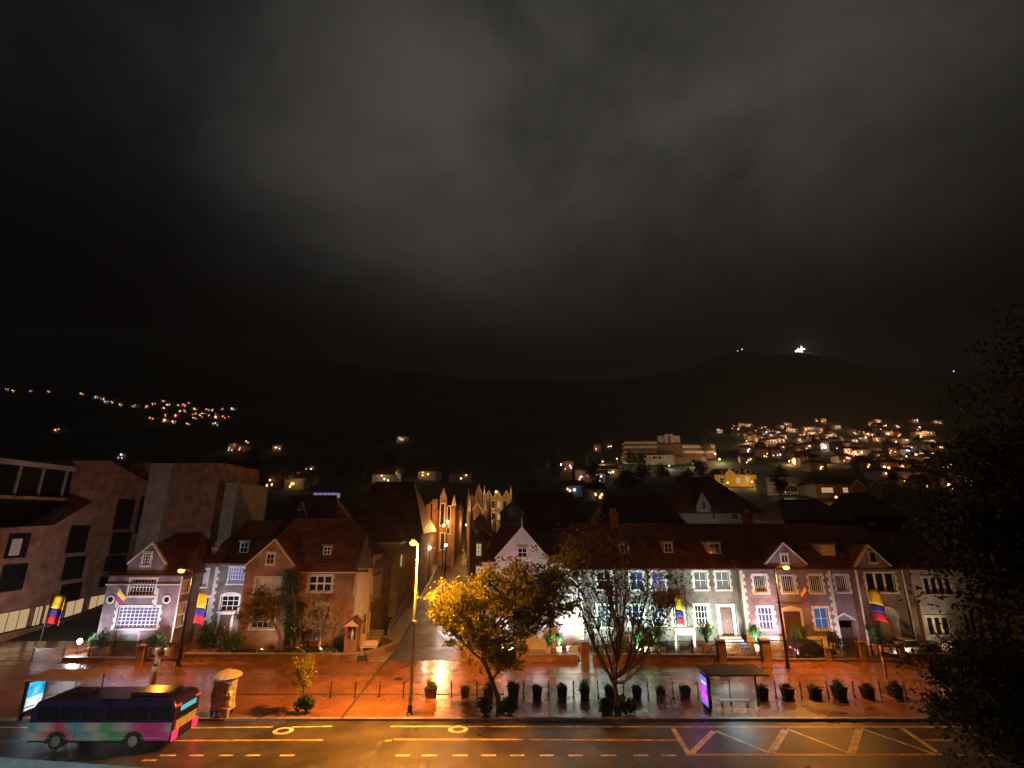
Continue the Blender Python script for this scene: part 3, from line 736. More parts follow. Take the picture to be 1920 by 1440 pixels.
# ------------------------------------------------------------------ white lit house behind the trees
YF = 55.0
xf0, xf1 = P(903, 1110, YF).x, P(1092, 1110, YF).x
zeF = P(1000, 1052, YF).z
Fh = thing('white_gabled_house', 'white lit gabled house behind the golden street tree on the street corner', 'house', ((xf0 + xf1) / 2, YF, .1))
wf = [rectF(918, 940, 1085, 1115, YF), rectF(1010, 1035, 1080, 1110, YF), rectF(1050, 1072, 1085, 1112, YF), rectF(915, 950, 1140, 1180, YF), rectF(1005, 1040, 1138, 1178, YF)]
body(Fh, xf0, xf1, YF, 66, 0, zeF, 'plaster', wf)
for r, pn in zip(wf, ('teal_room', 'glass_dark', 'curtain', 'pale_room', 'glass_dark')): window(Fh, front(YF), r, 3, 3, pn, 'white_wood', 'limestone')
ymF = 60.5; zrF = P(1000, 992, ymF).z
roof_x(Fh, xf0, xf1, YF, 66, zeF, zrF, 2, 0, ym=ymF)
gx0, gx1, gxc = P(930, 1045, YF - .6).x, P(1026, 1045, YF - .6).x, P(979, 1045, YF - .6).x
zbF = P(979, 1046, YF - .6).z
MB().box(gx0, gx1, YF - .6, YF - .02, .1, zbF).build('front_bay', 'plaster', Fh)
gable(Fh, gx0, gx1, gxc, zbF, P(979, 990, YF - .6).z, YF - .6, 61, 'plaster', 'limestone', rectF(971, 988, 1027, 1045, YF - .6), dict(cols=2, rows=2, sw=.1))
for r in (rectF(950, 968, 1085, 1115, YF - .6), rectF(985, 1002, 1085, 1115, YF - .6), rectF(952, 1000, 1138, 1180, YF - .6)): window(Fh, front(YF - .6), r, 3, 4, 'pale_room', d=-.09)
MB().tube([(gxc, YF - .5, P(979, 990, YF).z + .1), (gxc, YF - .5, P(979, 970, YF).z)], [.12, .03], 6).build('finial', 'limestone', Fh)
# ------------------------------------------------------------------ stone terrace
YG = 55.0
xg0, xg1 = xf1 + .02, P(1387, 1130, YG).x
zeG = P(1300, 1066, YG).z
T = thing('stone_terrace_house', 'rough stone terrace house with pale green lit window frames and a stepped doorway', 'house', ((xg0 + xg1) / 2, YG, .1))
wg_u = [(1120, 1146, 1072, 1105), (1182, 1206, 1072, 1105), (1222, 1246, 1072, 1105), (1302, 1325, 1072, 1105), (1343, 1367, 1072, 1105)]
wg_l = [(1120, 1150, 1135, 1175), (1180, 1206, 1135, 1172), (1224, 1246, 1137, 1171), (1262, 1280, 1137, 1171), (1304, 1328, 1135, 1172)]
pg_u = ['glass_dark', 'blue_room', 'mauve_pane_glow', 'pale_room', 'pale_room']; pg_l = ['teal_room', 'blue_room', 'blue_room', 'glass_dark', 'glass_dark']
ru = [rectF(*q, YG) for q in wg_u]; rl = [rectF(*q, YG) for q in wg_l]
dg = rectF(1351, 1374, 1138, 1192, YG)
body(T, xg0, xg1, YG, 67, 0, zeG, 'stone_grey', ru + rl + [dg])
for r, pn in zip(ru, pg_u): window(T, front(YG), r, 2, 2, pn, teeth=True)
for r, pn in zip(rl, pg_l): window(T, front(YG), r, 4, 3, pn, teeth=True)
door(T, front(YG), dg, 'dark_wood', 'limestone', False, sw=.3)
ymG = 61.0; zrG = P(1300, 984, ymG).z
roof_x(T, xg0, xg1, YG, 67, zeG, zrG, ym=ymG)
dormer(T, 1243, 1262, 1016, 1038, YG, zeG, ymG, zrG); dormer(T, 1326, 1352, 1017, 1040, YG, zeG, ymG, zrG, 'plaster')
dormer(T, 1160, 1180, 1018, 1040, YG, zeG, ymG, zrG)
MB().box(P(1322, 1066, YG).x, xg1, YG - .3, YG - .02, zeG - .1, zeG + .06).build('gutter', 'lead', T)
pipe(T, [(P(1378, 1130, YG).x, YG - .12, .2), (P(1378, 1130, YG).x, YG - .12, zeG - .1)], .08); pipe(T, [(P(1287, 1130, YG).x, YG - .12, .2), (P(1287, 1130, YG).x, YG - .12, zeG - .1)], .05)
zs = dg[2]; n = 6
for i in range(n):
    MB().box(dg[0] - .35 - .12 * (n - i), dg[1] + .35 + .1 * (n - i), YG - .55 - .34 * (n - 1 - i), YG - .02, .1 + i * (zs - .1) / n + .003, .1 + (i + 1) * (zs - .1) / n).build('step', 'limestone', T)
chimney(T, P(1150, 960, 61).x, 61, zrG - 1, zrG + 1.3)
# ------------------------------------------------------------------ mauve house with white quoins
YH = 54.4
xh0, xh1 = xg1 + .02, P(1566, 1130, YH).x
zeH = P(1480, 1066, YH).z
Hh = thing('quoined_house', 'mauve stone house with white corner stones and a central gable behind the arm lamp', 'house', ((xh0 + xh1) / 2, YH, .1))
wu = [rectF(1414, 1437, 1079, 1111, YH), rectF(1466, 1490, 1079, 1111, YH), rectF(1518, 1541, 1079, 1111, YH)]
wl = [rectF(1423, 1450, 1139, 1179, YH), rectF(1528, 1554, 1140, 1180, YH)]
dh = rectF(1471, 1503, 1146, 1200, YH)
body(Hh, xh0, xh1, YH, 67, 0, zeH, 'stone_mauve', wu + wl + [dh])
for r in wu: window(Hh, front(YH), r, 6, 1, 'glass_dark', 'white_wood', 'limestone', True, bar=.035)
window(Hh, front(YH), wl[0], 4, 3, 'mauve_pane_glow', teeth=True); window(Hh, front(YH), wl[1], 2, 2, 'blue_room', teeth=True)
door(Hh, front(YH), dh, 'dark_wood', 'cream_stone', True)
MB().fbox(front(YH), dh[0] - .5, dh[1] + .5, dh[3] + .75, dh[3] + .85, -.12, .05).build('hood_mould', 'dark_wood', Hh)
MB().fpoly(front(YH), [(P(1480, 1122, YH).x + .35 * math.cos(R(a)), P(1480, 1122, YH).z + .4 * math.sin(R(a))) for a in range(0, 360, 40)], -.08, .02).build('carved_crest', 'stone_grey', Hh)
h0, h1, hc = P(1437, 1057, YH - .1).x, P(1511, 1057, YH - .1).x, P(1468, 1030, YH - .1).x
zbH = P(1470, 1057, YH - .1).z
MB().box(h0, h1, YH - .1, YH + 3, zeH - .6, zbH).build('gable_base', 'stone_mauve', Hh)
gable(Hh, h0, h1, (h0 + h1) / 2, zbH, P(1468, 1020, YH - .1).z, YH - .1, 60.5, 'stone_mauve', 'limestone', rectF(1464, 1477, 1040, 1055, YH - .1), dict(cols=2, rows=1, sw=.1))
ymH = 60.6; zrH = P(1480, 984, ymH).z
roof_x(Hh, xh0, P(1612, 1060, YH).x, YH, 67, zeH, zrH, ym=ymH)
quoins(Hh, front(YH), xh0 + .06, .9, zeH, 1); quoins(Hh, front(YH), xh1, .9, zeH, -1)
dormer(Hh, 1538, 1567, 1021, 1043, YH, zeH, ymH, zrH, blank=True)
MB().fbox(front(YH), xh0, dh[0] - .3, .1, P(1440, 1193, YH).z, -.08, .02).fbox(front(YH), dh[1] + .3, xh1, .1, P(1540, 1193, YH).z, -.08, .02).build('plinth', 'limestone', Hh)
chimney(Hh, P(1400, 960, 61).x, 61, zrH - 1, zrH + 1.2)
# carriage entrance set back beside it
xk0, xk1 = xh1 + .02, P(1611, 1130, YH + .5).x
wk = rectF(1567, 1590, 1079, 1110, YH + .5); ek = rectF(1569, 1607, 1163, 1222, YH + .5)
kb = MB(); wall_holes(kb, front(YH + .5), xk0, xk1, 0, zeH, [wk, (ek[0], ek[1], 0.001, ek[3])], .6); kb.build('wall', 'stone_mauve', Hh)
window(Hh, front(YH + .5), wk, 6, 1, 'glass_dark', 'white_wood', 'limestone', True, bar=.035)
gk = MB().fbox(front(YH + 1.0), ek[0], ek[1], .15, ek[3] - .8, 0, .06).build('gate_door', 'dark_wood', Hh)
MB().fpoly(front(YH + .5), [(ek[0], ek[3]), ((ek[0] + ek[1]) / 2, ek[3] + .55), (ek[1], ek[3]), (ek[1] + .15, ek[3] + .1), ((ek[0] + ek[1]) / 2, ek[3] + .8), (ek[0] - .15, ek[3] + .1)], -.1, .05).build('arch_mould', 'limestone', Hh)
# ------------------------------------------------------------------ brick house with arched door
YI = 54.0
xi0, xi1 = P(1613, 1130, YI).x, P(1716, 1130, YI).x
zeI = P(1660, 1066, YI).z
I_ = thing('arched_brick_house', 'dark brick house with a small timbered gable and a wide pale arched door', 'house', ((xi0 + xi1) / 2, YI, .1))
wi = rectF(1625, 1678, 1074, 1110, YI); di = rectF(1650, 1692, 1160, 1212, YI)
body(I_, xi0, xi1, YI, 66, 0, zeI, 'brick_dark', [wi, di])
window(I_, front(YI), wi, 3, 1, 'glass_dark', 'cream_wood', 'cream_stone', True, bar=.2)
cu, hu = (di[0] + di[1]) / 2, (di[1] - di[0]) / 2
dd = MB().fbox(front(YI), di[0], di[1], .1, di[3], .1, .16).build('arched_door', 'plaster', I_)
MB().fpoly(front(YI), [(cu - hu * math.cos(R(a)), di[3] + 1.15 * math.sin(R(a))) for a in range(0, 181, 15)], -.05, .04).build('arch_panel', 'plaster', dd)
MB().tube([(cu, YI - .06, .2), (cu, YI - .06, di[3] + 1.0)], .025, 5).build('door_seam', 'dark_wood', dd)
i0, i1 = P(1607, 1060, YI - .3).x, P(1668, 1060, YI - .3).x
zbI = P(1640, 1060, YI - .3).z
MB().box(i0 + .2, i1 - .1, YI - .3, YI - .02, zeI - .3, zbI).build('gable_base', 'brick_dark', I_)
gable(I_, i0, i1, (i0 + i1) / 2 - .15, zbI, P(1634, 1024, YI - .3).z, YI - .3, 60, 'brick_dark', 'cream_stone', rectF(1630, 1641, 1036, 1054, YI - .3), dict(cols=1, rows=1, sw=.1, sur='cream_stone', frame='dark_wood'))
roof_x(I_, xi0 + .3, xi1, YI, 66, zeI, P(1670, 988, 60).z)
pipe(I_, [(xi0 + .05, YI - .1, .2), (xi0 + .05, YI - .1, zeI)], .1, 'white_wood'); pipe(I_, [(P(1706, 1150, YI).x, YI - .12, .2), (P(1706, 1150, YI).x, YI - .12, zeI)], .08, 'cream_stone')
# ------------------------------------------------------------------ tan house under the big tree
YJ = 53.6
xj0, xj1 = xi1 + .1, P(1935, 1130, YJ).x
zeJ = P(1760, 1066, YJ).z
J = thing('tan_house', 'tan plastered house with rows of tall windows half hidden by the big dark tree', 'house', ((xj0 + xj1) / 2, YJ, .1))
wj = [rectF(1733, 1786, 1083, 1114, YJ), rectF(1740, 1782, 1157, 1190, YJ), rectF(1808, 1832, 1150, 1185, YJ), rectF(1850, 1900, 1083, 1114, YJ), rectF(1850, 1900, 1157, 1190, YJ)]
body(J, xj0, xj1, YJ, 65, 0, zeJ, 'plaster_grey', wj)
for r, c in zip(wj, (4, 3, 2, 4, 4)): window(J, front(YJ), r, c, 1, 'glass_dark', 'cream_wood', 'cream_stone', False, bar=.25)
roof_x(J, xj0, xj1, YJ, 65, zeJ, P(1760, 1000, 59).z, 0, 3)
pipe(J, [(P(1845, 1150, YJ).x, YJ - .12, .2), (P(1845, 1150, YJ).x, YJ - .12, zeJ)], .07, 'cream_stone')
# ================================================================== brick apartment block (far left)
XL = -57.0
AP = thing('apartment_block', 'big stepped pinkish brick apartment block with dark columns of windows', 'building', (XL, 66, 0))
frL = right_of(XL)
def lp(px_, py_): q = PX(px_, py_, XL); return (q.y, q.z)
# outline of the flank wall that faces the houses, laid out in its own plane
Yn, Yf_ = PX(-160, 1050, XL).y, PX(272, 960, XL).y
def fl(px_, py_):
    q = PX(px_, py_, XL); return (q.y, q.z)
out = [(Yn, -.1), (Yf_, -.1), (Yf_, fl(266, 905)[1]), fl(206, 864), fl(186, 864), fl(176, 940), fl(100, 985), (Yn, fl(-160, 998)[1])]
MB().fpoly(frL, out, 0, 9).build('wall', 'brick_pink', AP)
# setback glazed upper storey
XS = XL - 3.2
gz0, gz1 = PX(60, 985, XS).z, PX(60, 866, XS).z
frS = right_of(XS)
ya, yb = PX(-160, 920, XS).y, PX(178, 900, XS).y
MB().fbox(frS, ya, yb, 5, gz1 - .6, .3, 8).build('setback_wall', 'dark_glazing', AP)
MB().fbox(frS, ya, yb, gz1 - .6, gz1, -.2, 8).build('parapet', 'plaster_grey', AP)
MB().fbox(frS, ya, yb, PX(60, 937, XS).z, PX(60, 931, XS).z, -.5, .3).build('ledge', 'brick_pink', AP)
for px_ in range(-60, 180, 45):
    u = PX(px_, 920, XS).y; MB().fbox(frS, u - .1, u + .1, PX(60, 931, XS).z + .01, gz1 - .61, .05, .3).build('mullion', 'plaster_grey', AP)
for (x0, x1, y0, y1, pn) in [(127, 163, 985, 1036, 0), (118, 156, 1044, 1086, 0), (112, 150, 1094, 1128, 0), (216, 248, 935, 992, 0), (208, 243, 998, 1038, 0), (196, 234, 1042, 1070, 0), (12, 52, 1000, 1046, 1), (0, 46, 1058, 1108, 0), (-70, -30, 1010, 1056, 0), (-75, -35, 1066, 1120, 0), (186, 207, 1080, 1100, 0), (258, 272, 930, 1000, 0)]:
    r = rectX(x0, x1, y0, y1, XL)
    window(AP, frL, r, 1, 2, 'dark_glazing', 'iron', None, False, False, d=-.09, bar=.09)
    if pn:
        MB().fbox(frL, r[0] + .4, r[0] + 1.6, r[2] + .3, r[3] - .6, -.12, -.10).build('hung_curtain', 'curtain', AP)
# rear wing and pier facing the road
YW = Yf_ + .3
w0, w1 = XL - 4, P(404, 940, YW).x
wz = P(360, 868, YW).z
MB().box(w0, w1, YW, YW + 12, -.1, wz).build('rear_wing', 'brick_pink', AP)
p0, p1 = P(272, 940, YW - 1).x, P(312, 940, YW - 1).x
MB().box(p0, p1, YW - 1.2, YW - .01, -.1, P(300, 869, YW - 1).z).build('stair_pier', 'plaster_grey', AP)
MB().box(w1 + .02, P(440, 950, YW + 2).x, YW + 2, YW + 12, -.1, P(420, 905, YW + 2).z).build('low_wing', 'plaster_grey', AP)
# lit shop windows along the foot of the block
for (x0, x1, y0, y1) in [(-60, 46, 1168, 1204), (56, 72, 1163, 1190), (76, 94, 1158, 1186), (118, 150, 1141, 1176), (164, 192, 1128, 1156)]:
    r = rectX(x0, x1, y0, y1, XL)
    window(AP, frL, (r[0], r[1], .7, 2.9), max(2, int((r[1] - r[0]) / 1.2)), 1, 'cream_room', 'dark_wood', None, False, d=-.09, name='shop_window')
# garden wall at its foot
MB().box(XL + 1.2, XL + 1.5, 55.5, 80, -.05, .9).build('low_wall', 'brick_dark', AP)

# ================================================================== gothic church up the side street
YCH = 92.0
CH = thing('gothic_church', 'narrow brick gothic church front with buttresses and stone pinnacles up the street', 'church', (P(825, 1040, YCH).x, YCH, H(-13, YCH)))
def cx(px_, py_=980): return P(px_, py_, YCH).x
def cz(py_): return P(825, py_, YCH).z
zg = H(-13, YCH) - 1
MB().box(cx(800), cx(852), YCH + .8, YCH + 16, zg, cz(955)).build('nave', 'brick', CH)
for a, b, t in [(798, 806, 945), (809, 818, 936), (823, 836, 932), (846, 853, 948)]:
    MB().box(cx(a), cx(b), YCH, YCH + 1.6, zg, cz(t)).build('buttress', 'brick', CH)
for a, b, t0, t1 in [(803, 813, 945, 936), (823, 835, 932, 913), (845, 854, 948, 926)]:
    c = (cx(a) + cx(b)) / 2; hw = (cx(b) - cx(a)) / 2
    MB().add([(c - hw, YCH, cz(t0)), (c + hw, YCH, cz(t0)), (c + hw, YCH + 1.4, cz(t0)), (c - hw, YCH + 1.4, cz(t0)), (c, YCH + .7, cz(t1))], [(0, 1, 4), (1, 2, 4), (2, 3, 4), (3, 0, 4), (3, 2, 1, 0)]).build('pinnacle', 'limestone', CH)
for a, b, t0, t1 in [(826, 833, 945, 985), (839, 844, 950, 1000), (826, 833, 1000, 1030)]:
    r = rectF(a, b, t0, t1, YCH if a < 838 else YCH + .8); window(CH, front(YCH if a < 838 else YCH + .8), r, 1, 3, 'glass_dark', 'dark_wood', 'limestone', False, True, d=-.09, sw=.12)
for a, b in [(799, 806), (812, 818)]:
    MB().fbox(front(YCH), cx(a), cx(b), cz(1028), cz(1026), -.12, 0).build('string_course', 'limestone', CH)
roof_x(CH, cx(801), cx(850), YCH + 1.5, YCH + 16, cz(955), cz(938), m='roof_grey')
# second tower further up
YT = 128.0
TW = thing('church_tower', 'slender yellow lit tower with a pointed spire further up the street', 'tower', (P(895, 950, YT).x, YT, H(P(895, 950, YT).x, YT) - .3))
def tz(py_): return P(896, py_, YT).z
t0, t1 = P(891, 930, YT).x, P(904, 930, YT).x
MB().box(t0, t1, YT, YT + 2, H(t0, YT) - .5, tz(926)).build('shaft', 'town_wall_pale', TW)
MB().add([(t0 - .1, YT - .1, tz(926)), (t1 + .1, YT - .1, tz(926)), (t1 + .1, YT + 2.1, tz(926)), (t0 - .1, YT + 2.1, tz(926)), ((t0 + t1) / 2, YT + 1, tz(906))], [(0, 1, 4), (1, 2, 4), (2, 3, 4), (3, 0, 4), (3, 2, 1, 0)]).build('spire', 'limestone', TW)
window(TW, front(YT), rectF(894, 901, 930, 944, YT), 1, 2, 'glass_dark', 'dark_wood', 'limestone', d=-.09, sw=.1)
# retaining wall with handrail that climbs on the left of the side street
RW = thing('handrail_wall', 'pale handrail wall curving up the left side of the side street', 'railing', (sx(60)[0] - 1.9, 60, .3))
mb = MB(); hr = MB()
yy = [60, 66, 72, 78, 84, 90, 96, 104, 112]
pts = [(sx(Y)[0] - 1.8 + .0, Y, stz(Y)) for Y in yy]
for a, b in zip(pts, pts[1:]):
    mb.hexa([(a[0] - .15, a[1], a[2] - .3), (a[0] + .15, a[1], a[2] - .3), (b[0] + .15, b[1], b[2] - .3), (b[0] - .15, b[1], b[2] - .3), (a[0] - .15, a[1], a[2] + .7), (a[0] + .15, a[1], a[2] + .7), (b[0] + .15, b[1], b[2] + .7), (b[0] - .15, b[1], b[2] + .7)])
mb.build('wall', 'kerb_stone', RW)
hr.tube([(a, b, c + 1.15) for a, b, c in pts], .07, 6).build('handrail', 'steel', RW)
for a, b, c in pts: MB().tube([(a, b, c + .7), (a, b, c + 1.15)], .05, 5).build('post', 'steel', RW)

def town_lamp(px_, py_, label, power, col, Y=None, hgt=6, m='lamp_warm', group='lamps of the town on the hillside', size=.6, name='town_lamp'):
    if Y is None:
        g_ = hit(px_, py_ + 3) or P(px_, py_, YR - 12); top = P(px_, py_, g_.y); base = Vector((top.x, g_.y, H(top.x, g_.y) - .1))
    else:
        top = P(px_, py_, Y); base = Vector((top.x, Y, H(top.x, Y)))
    if top.z - base.z < 2.5: top.z = base.z + 2.5
    o = thing(name, label, 'street lamp', base, group)
    MB().tube([base, (base.x, base.y, top.z - size * .5)], [.14, .08], 6).build('post', 'iron', o)
    MB().lathe((top.x, top.y, top.z), [(size * .25, -size * .5), (size * .5, -size * .15), (size * .5, size * .2), (size * .2, size * .5)], 8).build('globe', m, o)
    if power: light('POINT', (top.x, top.y - size * .8, top.z), power, col, o, size)
    return o
SOD = (1.0, .34, .035)
# ================================================================== houses of the second row
def back_house(name, label, x0, x1, ytop, yeave, Y, depth=10, m='plaster_grey', wins=(), gx=None, hip=2.0, hip1=None, chim=None, rm='roof_tile'):
    X0, X1 = P(x0, yeave, Y).x, P(x1, yeave, Y).x; ze = P((x0 + x1) / 2, yeave, Y).z; ym = Y + depth / 2; zr = P((x0 + x1) / 2, ytop, ym).z
    zg = H((X0 + X1) / 2, Y)
    o = thing(name, label, 'house', ((X0 + X1) / 2, Y, zg))
    holes = [rectF(*q[:4], Y) for q in wins]
    body(o, X0, X1, Y, Y + depth, min(zg, ze - 3) - .6, ze, m, holes)
    for r, q in zip(holes, wins): window(o, front(Y), r, 2, 2, q[4], 'white_wood', 'limestone', sw=.12)
    roof_x(o, X0, X1, Y, Y + depth, ze, zr, hip, hip1 or hip, m=rm)
    if gx:
        a, b, t, e = gx; ua, ub = P(a, e, Y - .2).x, P(b, e, Y - .2).x; zb_ = P((a + b) / 2, e, Y - .2).z
        MB().box(ua, ub, Y - .2, Y + 2, ze - 2.5, zb_).build('gable_base', m, o)
        gable(o, ua, ub, (ua + ub) / 2, zb_, P((a + b) / 2, t, Y - .2).z, Y - .2, ym, m, 'limestone', rectF((a + b) / 2 - (b - a) * .15, (a + b) / 2 + (b - a) * .15, t + (e - t) * .6, e + (e - t) * .25, Y - .2), dict(cols=2, rows=2, sw=.08))
    for c in (chim or []): chimney(o, P(c, ytop, ym).x, ym, zr - .8, zr + 1.5)
    return o
back_house('dark_roofed_house', 'large unlit house with a broad dark red roof behind the turret house', 640, 790, 905, 1000, 74, 12, 'brick_dark', hip=3)
back_house('dark_roofed_house', 'unlit dark red roofed house with a tall grey pointed dormer gable', 470, 630, 930, 1005, 76, 12, 'brick_dark', hip=3, gx=(552, 574, 942, 966))
back_house('dark_roofed_house', 'dark tiled house behind the white gabled house with two pale gables', 950, 1110, 925, 990, 76, 12, 'plaster_grey', [(962, 972, 952, 984, 'pale_room')], gx=(938, 982, 940, 962), hip=2.5)
back_house('dark_roofed_house', 'long unlit red tiled roof behind the stone terrace with a small chimney', 1120, 1300, 930, 1000, 78, 12, 'brick_dark', hip=3, chim=[1200])
back_house('manor_house', 'big dark red roofed manor with a tall narrow pale gable above the terrace roofs', 1272, 1432, 896, 962, 118, 13, 'plaster_grey', [(1309, 1314, 961, 974, 'glass_dark'), (1318, 1323, 961, 974, 'glass_dark'), (1336, 1342, 961, 974, 'glass_dark'), (1372, 1384, 963, 973, 'glass_dark')], gx=(1306, 1332, 924, 950), hip=3, hip1=9)
town_lamp(1345, 985, 'hidden lamp added to light the front of the big manor', 450, (1, .8, .7), 108, m='lamp_warm', size=.4, group=None)  # added out of sight to brighten the manor walls
back_house('far_house', 'low unlit house roof behind the quoined house beside a pale terrace', 1470, 1600, 938, 975, 100, 12, 'brick_dark', hip=3)
back_house('far_house', 'dark red unlit roof behind the arched brick house', 1600, 1700, 925, 970, 110, 12, 'brick_dark', hip=3)
back_house('far_house', 'dark roofed house beyond the stone house with a lit glass lantern', 430, 560, 950, 985, 92, 12, 'plaster_grey', hip=2)

# ================================================================== town on the hillside
def town_house(name, label, x0, x1, ybase, yeave, ytop, wallm, wins=(), gx=None, rm='roof_tile', dorm=(), group=None, flat=False):
    b = hit((x0 + x1) / 2, ybase); Y = b.y
    X0, X1 = P(x0, ybase, Y).x, P(x1, ybase, Y).x; ze = P((x0 + x1) / 2, yeave, Y).z
    dp = max(5, min(14, (X1 - X0) * .6)); ym = Y + dp / 2; zr = P((x0 + x1) / 2, ytop, ym).z
    o = thing(name, label, 'house', ((X0 + X1) / 2, Y, b.z), group)
    MB().box(X0, X1, Y, Y + dp, b.z - 3, ze).build('wall', wallm, o)
    if flat:
        MB().box(X0 - .3, X1 + .3, Y - .4, Y + dp, ze + .002, zr).build('roof', 'plaster_grey', o)
    else:
        r = MB().add([(X0 - .4, Y - .4, ze), (X1 + .4, Y - .4, ze), (X1 + .4, Y + dp + .4, ze), (X0 - .4, Y + dp + .4, ze), (X0 + dp * .2, ym, zr), (X1 - dp * .2, ym, zr)], [(0, 1, 5, 4), (1, 2, 5), (2, 3, 4, 5), (3, 0, 4), (3, 2, 1, 0)]).build('roof', rm, o)
    for q in wins:
        window(o, front(Y), rectF(*q[:4], Y), 2, 2, q[4], 'white_wood', 'limestone', d=-.09, sw=.12, sill=False)
    for q in dorm:
        r4 = rectF(*q, Y + 1); d_ = MB().box(r4[0], r4[1], Y + .8, ym, r4[2], r4[3]).build('dormer', wallm, o)
        MB().box(r4[0] + .3, r4[1] - .3, Y + .74, Y + .79, r4[2] + .2, r4[3] - .2).build('dormer_window', 'glass_dark', d_)
    if gx:
        for (a, c, t, e) in gx:
            ua, ub = P(a, e, Y - .5).x, P(c, e, Y - .5).x; zb_ = P((a + c) / 2, e, Y - .5).z; zt = P((a + c) / 2, t, Y - .5).z
            MB().box(ua, ub, Y - .5, Y - .01, b.z - 1, zb_).build('gable_base', wallm, o)
            MB().fpoly(front(Y - .5), [(ua, zb_), (ub, zb_), ((ua + ub) / 2, zt)], 0, ym - Y).build('gable', wallm, o)
            c_ = MB(); c_.bar((ua - .4, Y - .7, zb_ - .2), ((ua + ub) / 2, Y - .7, zt + .25), .5, .35); c_.bar(((ua + ub) / 2, Y - .7, zt + .25), (ub + .4, Y - .7, zb_ - .2), .5, .35); c_.build('bargeboard', 'limestone', o)
    return o, Y
_, Yy = town_house('yellow_house', 'bright yellow house with three white dormers on the hillside', 1342, 1421, 912, 890, 879, 'town_wall_yellow', [(1368, 1376, 896, 906, 'cream_room'), (1380, 1388, 896, 906, 'cream_room'), (1398, 1406, 894, 904, 'cream_room'), (1350, 1357, 896, 906, 'glass_dark')], gx=[(1360, 1377, 879, 891)], dorm=[(1352, 1359, 881, 888), (1377, 1387, 881, 888), (1397, 1408, 881, 888)])
town_lamp(1410, 903, 'glaring lamp in front of the bright yellow house', 1900, (1, .62, .2), Yy - 7, m='sodium')
town_lamp(1364, 905, 'low lamp at the gable end of the bright yellow house', 1500, (1, .62, .2), Yy - 9, m='lamp_warm')
_, Yq = town_house('modern_house', 'flat roofed pale modern house with a stepped terrace above the manor', 1440, 1508, 928, 905, 897, 'town_wall_pale', [(1482, 1494, 912, 922, 'glass_dark')], flat=True)
town_lamp(1475, 938, 'hidden warm lamp added to light the flat roofed modern house', 500, (1, .75, .45), Yq - 9, m='lamp_warm')  # unseen lamp added so the pale walls show
_, Ym2 = town_house('twin_gabled_house', 'long house with two small front gables and a row of lit windows', 1533, 1640, 934, 908, 892, 'town_wall', [(1540, 1562, 914, 924, 'cream_room'), (1580, 1590, 914, 924, 'cream_room'), (1605, 1615, 916, 928, 'cream_room')], gx=[(1596, 1624, 900, 918), (1632, 1652, 902, 914)])
town_lamp(1663, 879, 'pinkish lamp on the hillside above the twin gabled house', 3000, SOD, None, m='lamp_warm', size=1.0); town_lamp(1702, 895, 'orange lamp on the hillside right of the twin gabled house', 3500, SOD, None, m='lamp_warm', size=1.0)
town_lamp(1570, 945, 'orange lamp in front of the twin gabled house', 1200, SOD, Ym2 - 14, m='lamp_warm', size=.7)
for q in [(1158, 1176, 899, 893, 'town_wall_yellow', 'small yellow gabled house at the edge of the trees', (1158, 1172, 886, 896)), (1238, 1256, 892, 887, 'town_wall', 'small gabled house in front of the long pale college', (1239, 1252, 880, 889)), (1282, 1300, 892, 887, 'town_wall_pale', 'small pale gabled house left of the bright yellow house', (1283, 1299, 879, 889))]:
    town_house('gabled_house', q[5], q[0], q[1], q[2], q[3], q[3] - 4, q[4], gx=[q[6]])
town_house('white_hut', 'small white box of a house alone in the dark trees', 1023, 1046, 877, 869, 867, 'plaster', flat=True)
town_lamp(1052, 874, 'small white lamp beside the lone white hut', 600, (.9, .95, 1), None, m='lamp_white', size=.8)
# long pale college
cb = hit(1255, 872); YL = cb.y
LB = thing('college_building', 'long pale stepped college with banded storeys and a central tower', 'building', (cb.x, YL, cb.z))
def lb(name, x0, x1, y0, y1, dy, m):
    a, b = P(x0, (y0 + y1) / 2, YL + dy).x, P(x1, (y0 + y1) / 2, YL + dy).x
    return MB().box(a, b, YL + dy, YL + dy + 12, P(1255, y1, YL + dy).z, P(1255, y0, YL + dy).z).build(name, m, LB)
lb('lower_block', 1170, 1265, 853, 884, 0, 'town_wall'); lb('right_block', 1265, 1325, 857, 884, 2, 'brick_dark'); lb('rear_block', 1174, 1342, 832, 860, 8, 'brick_dark'); lb('tower', 1234, 1276, 817, 850, 10, 'town_wall_pale')
for y0 in (828, 836, 845): lb('band', 1172, 1232, y0, y0 + 4, 7.5, 'town_wall_pale')
for y0 in (835, 845): lb('band', 1280, 1340, y0, y0 + 4.5, 7.2, 'town_wall_pale')
lb('tower_shaft', 1247, 1263, 814, 842, 9, 'town_wall_pale'); lb('tower_slot', 1253, 1258, 818, 842, 8.8, 'brick_dark')
for x0 in range(1176, 1214, 10):
    lb('window', x0, x0 + 6, 854, 859, -.15, 'glass_dark'); lb('window', x0, x0 + 6, 863, 868, -.15, 'glass_dark')
for x0 in (1225, 1236): lb('window', x0, x0 + 4, 856, 860, -.15, 'glass_dark')
for i, (px_, py_, pw) in enumerate([(1341, 851, 6000), (1349, 861, 6000), (1157, 860, 2500), (1205, 874, 2300), (1255, 876, 2600), (1300, 870, 2300)]):  # lamps put in because the college walls needed light
    town_lamp(px_, py_, 'warm lamp added to light the walls of the long pale college', pw, (1, .62, .3) if i != 4 else (1, .85, .65), YL - 14 if i != 0 else YL - 6, m='lamp_warm', size=1.3 if i < 2 else .7, group='lamps around the college')
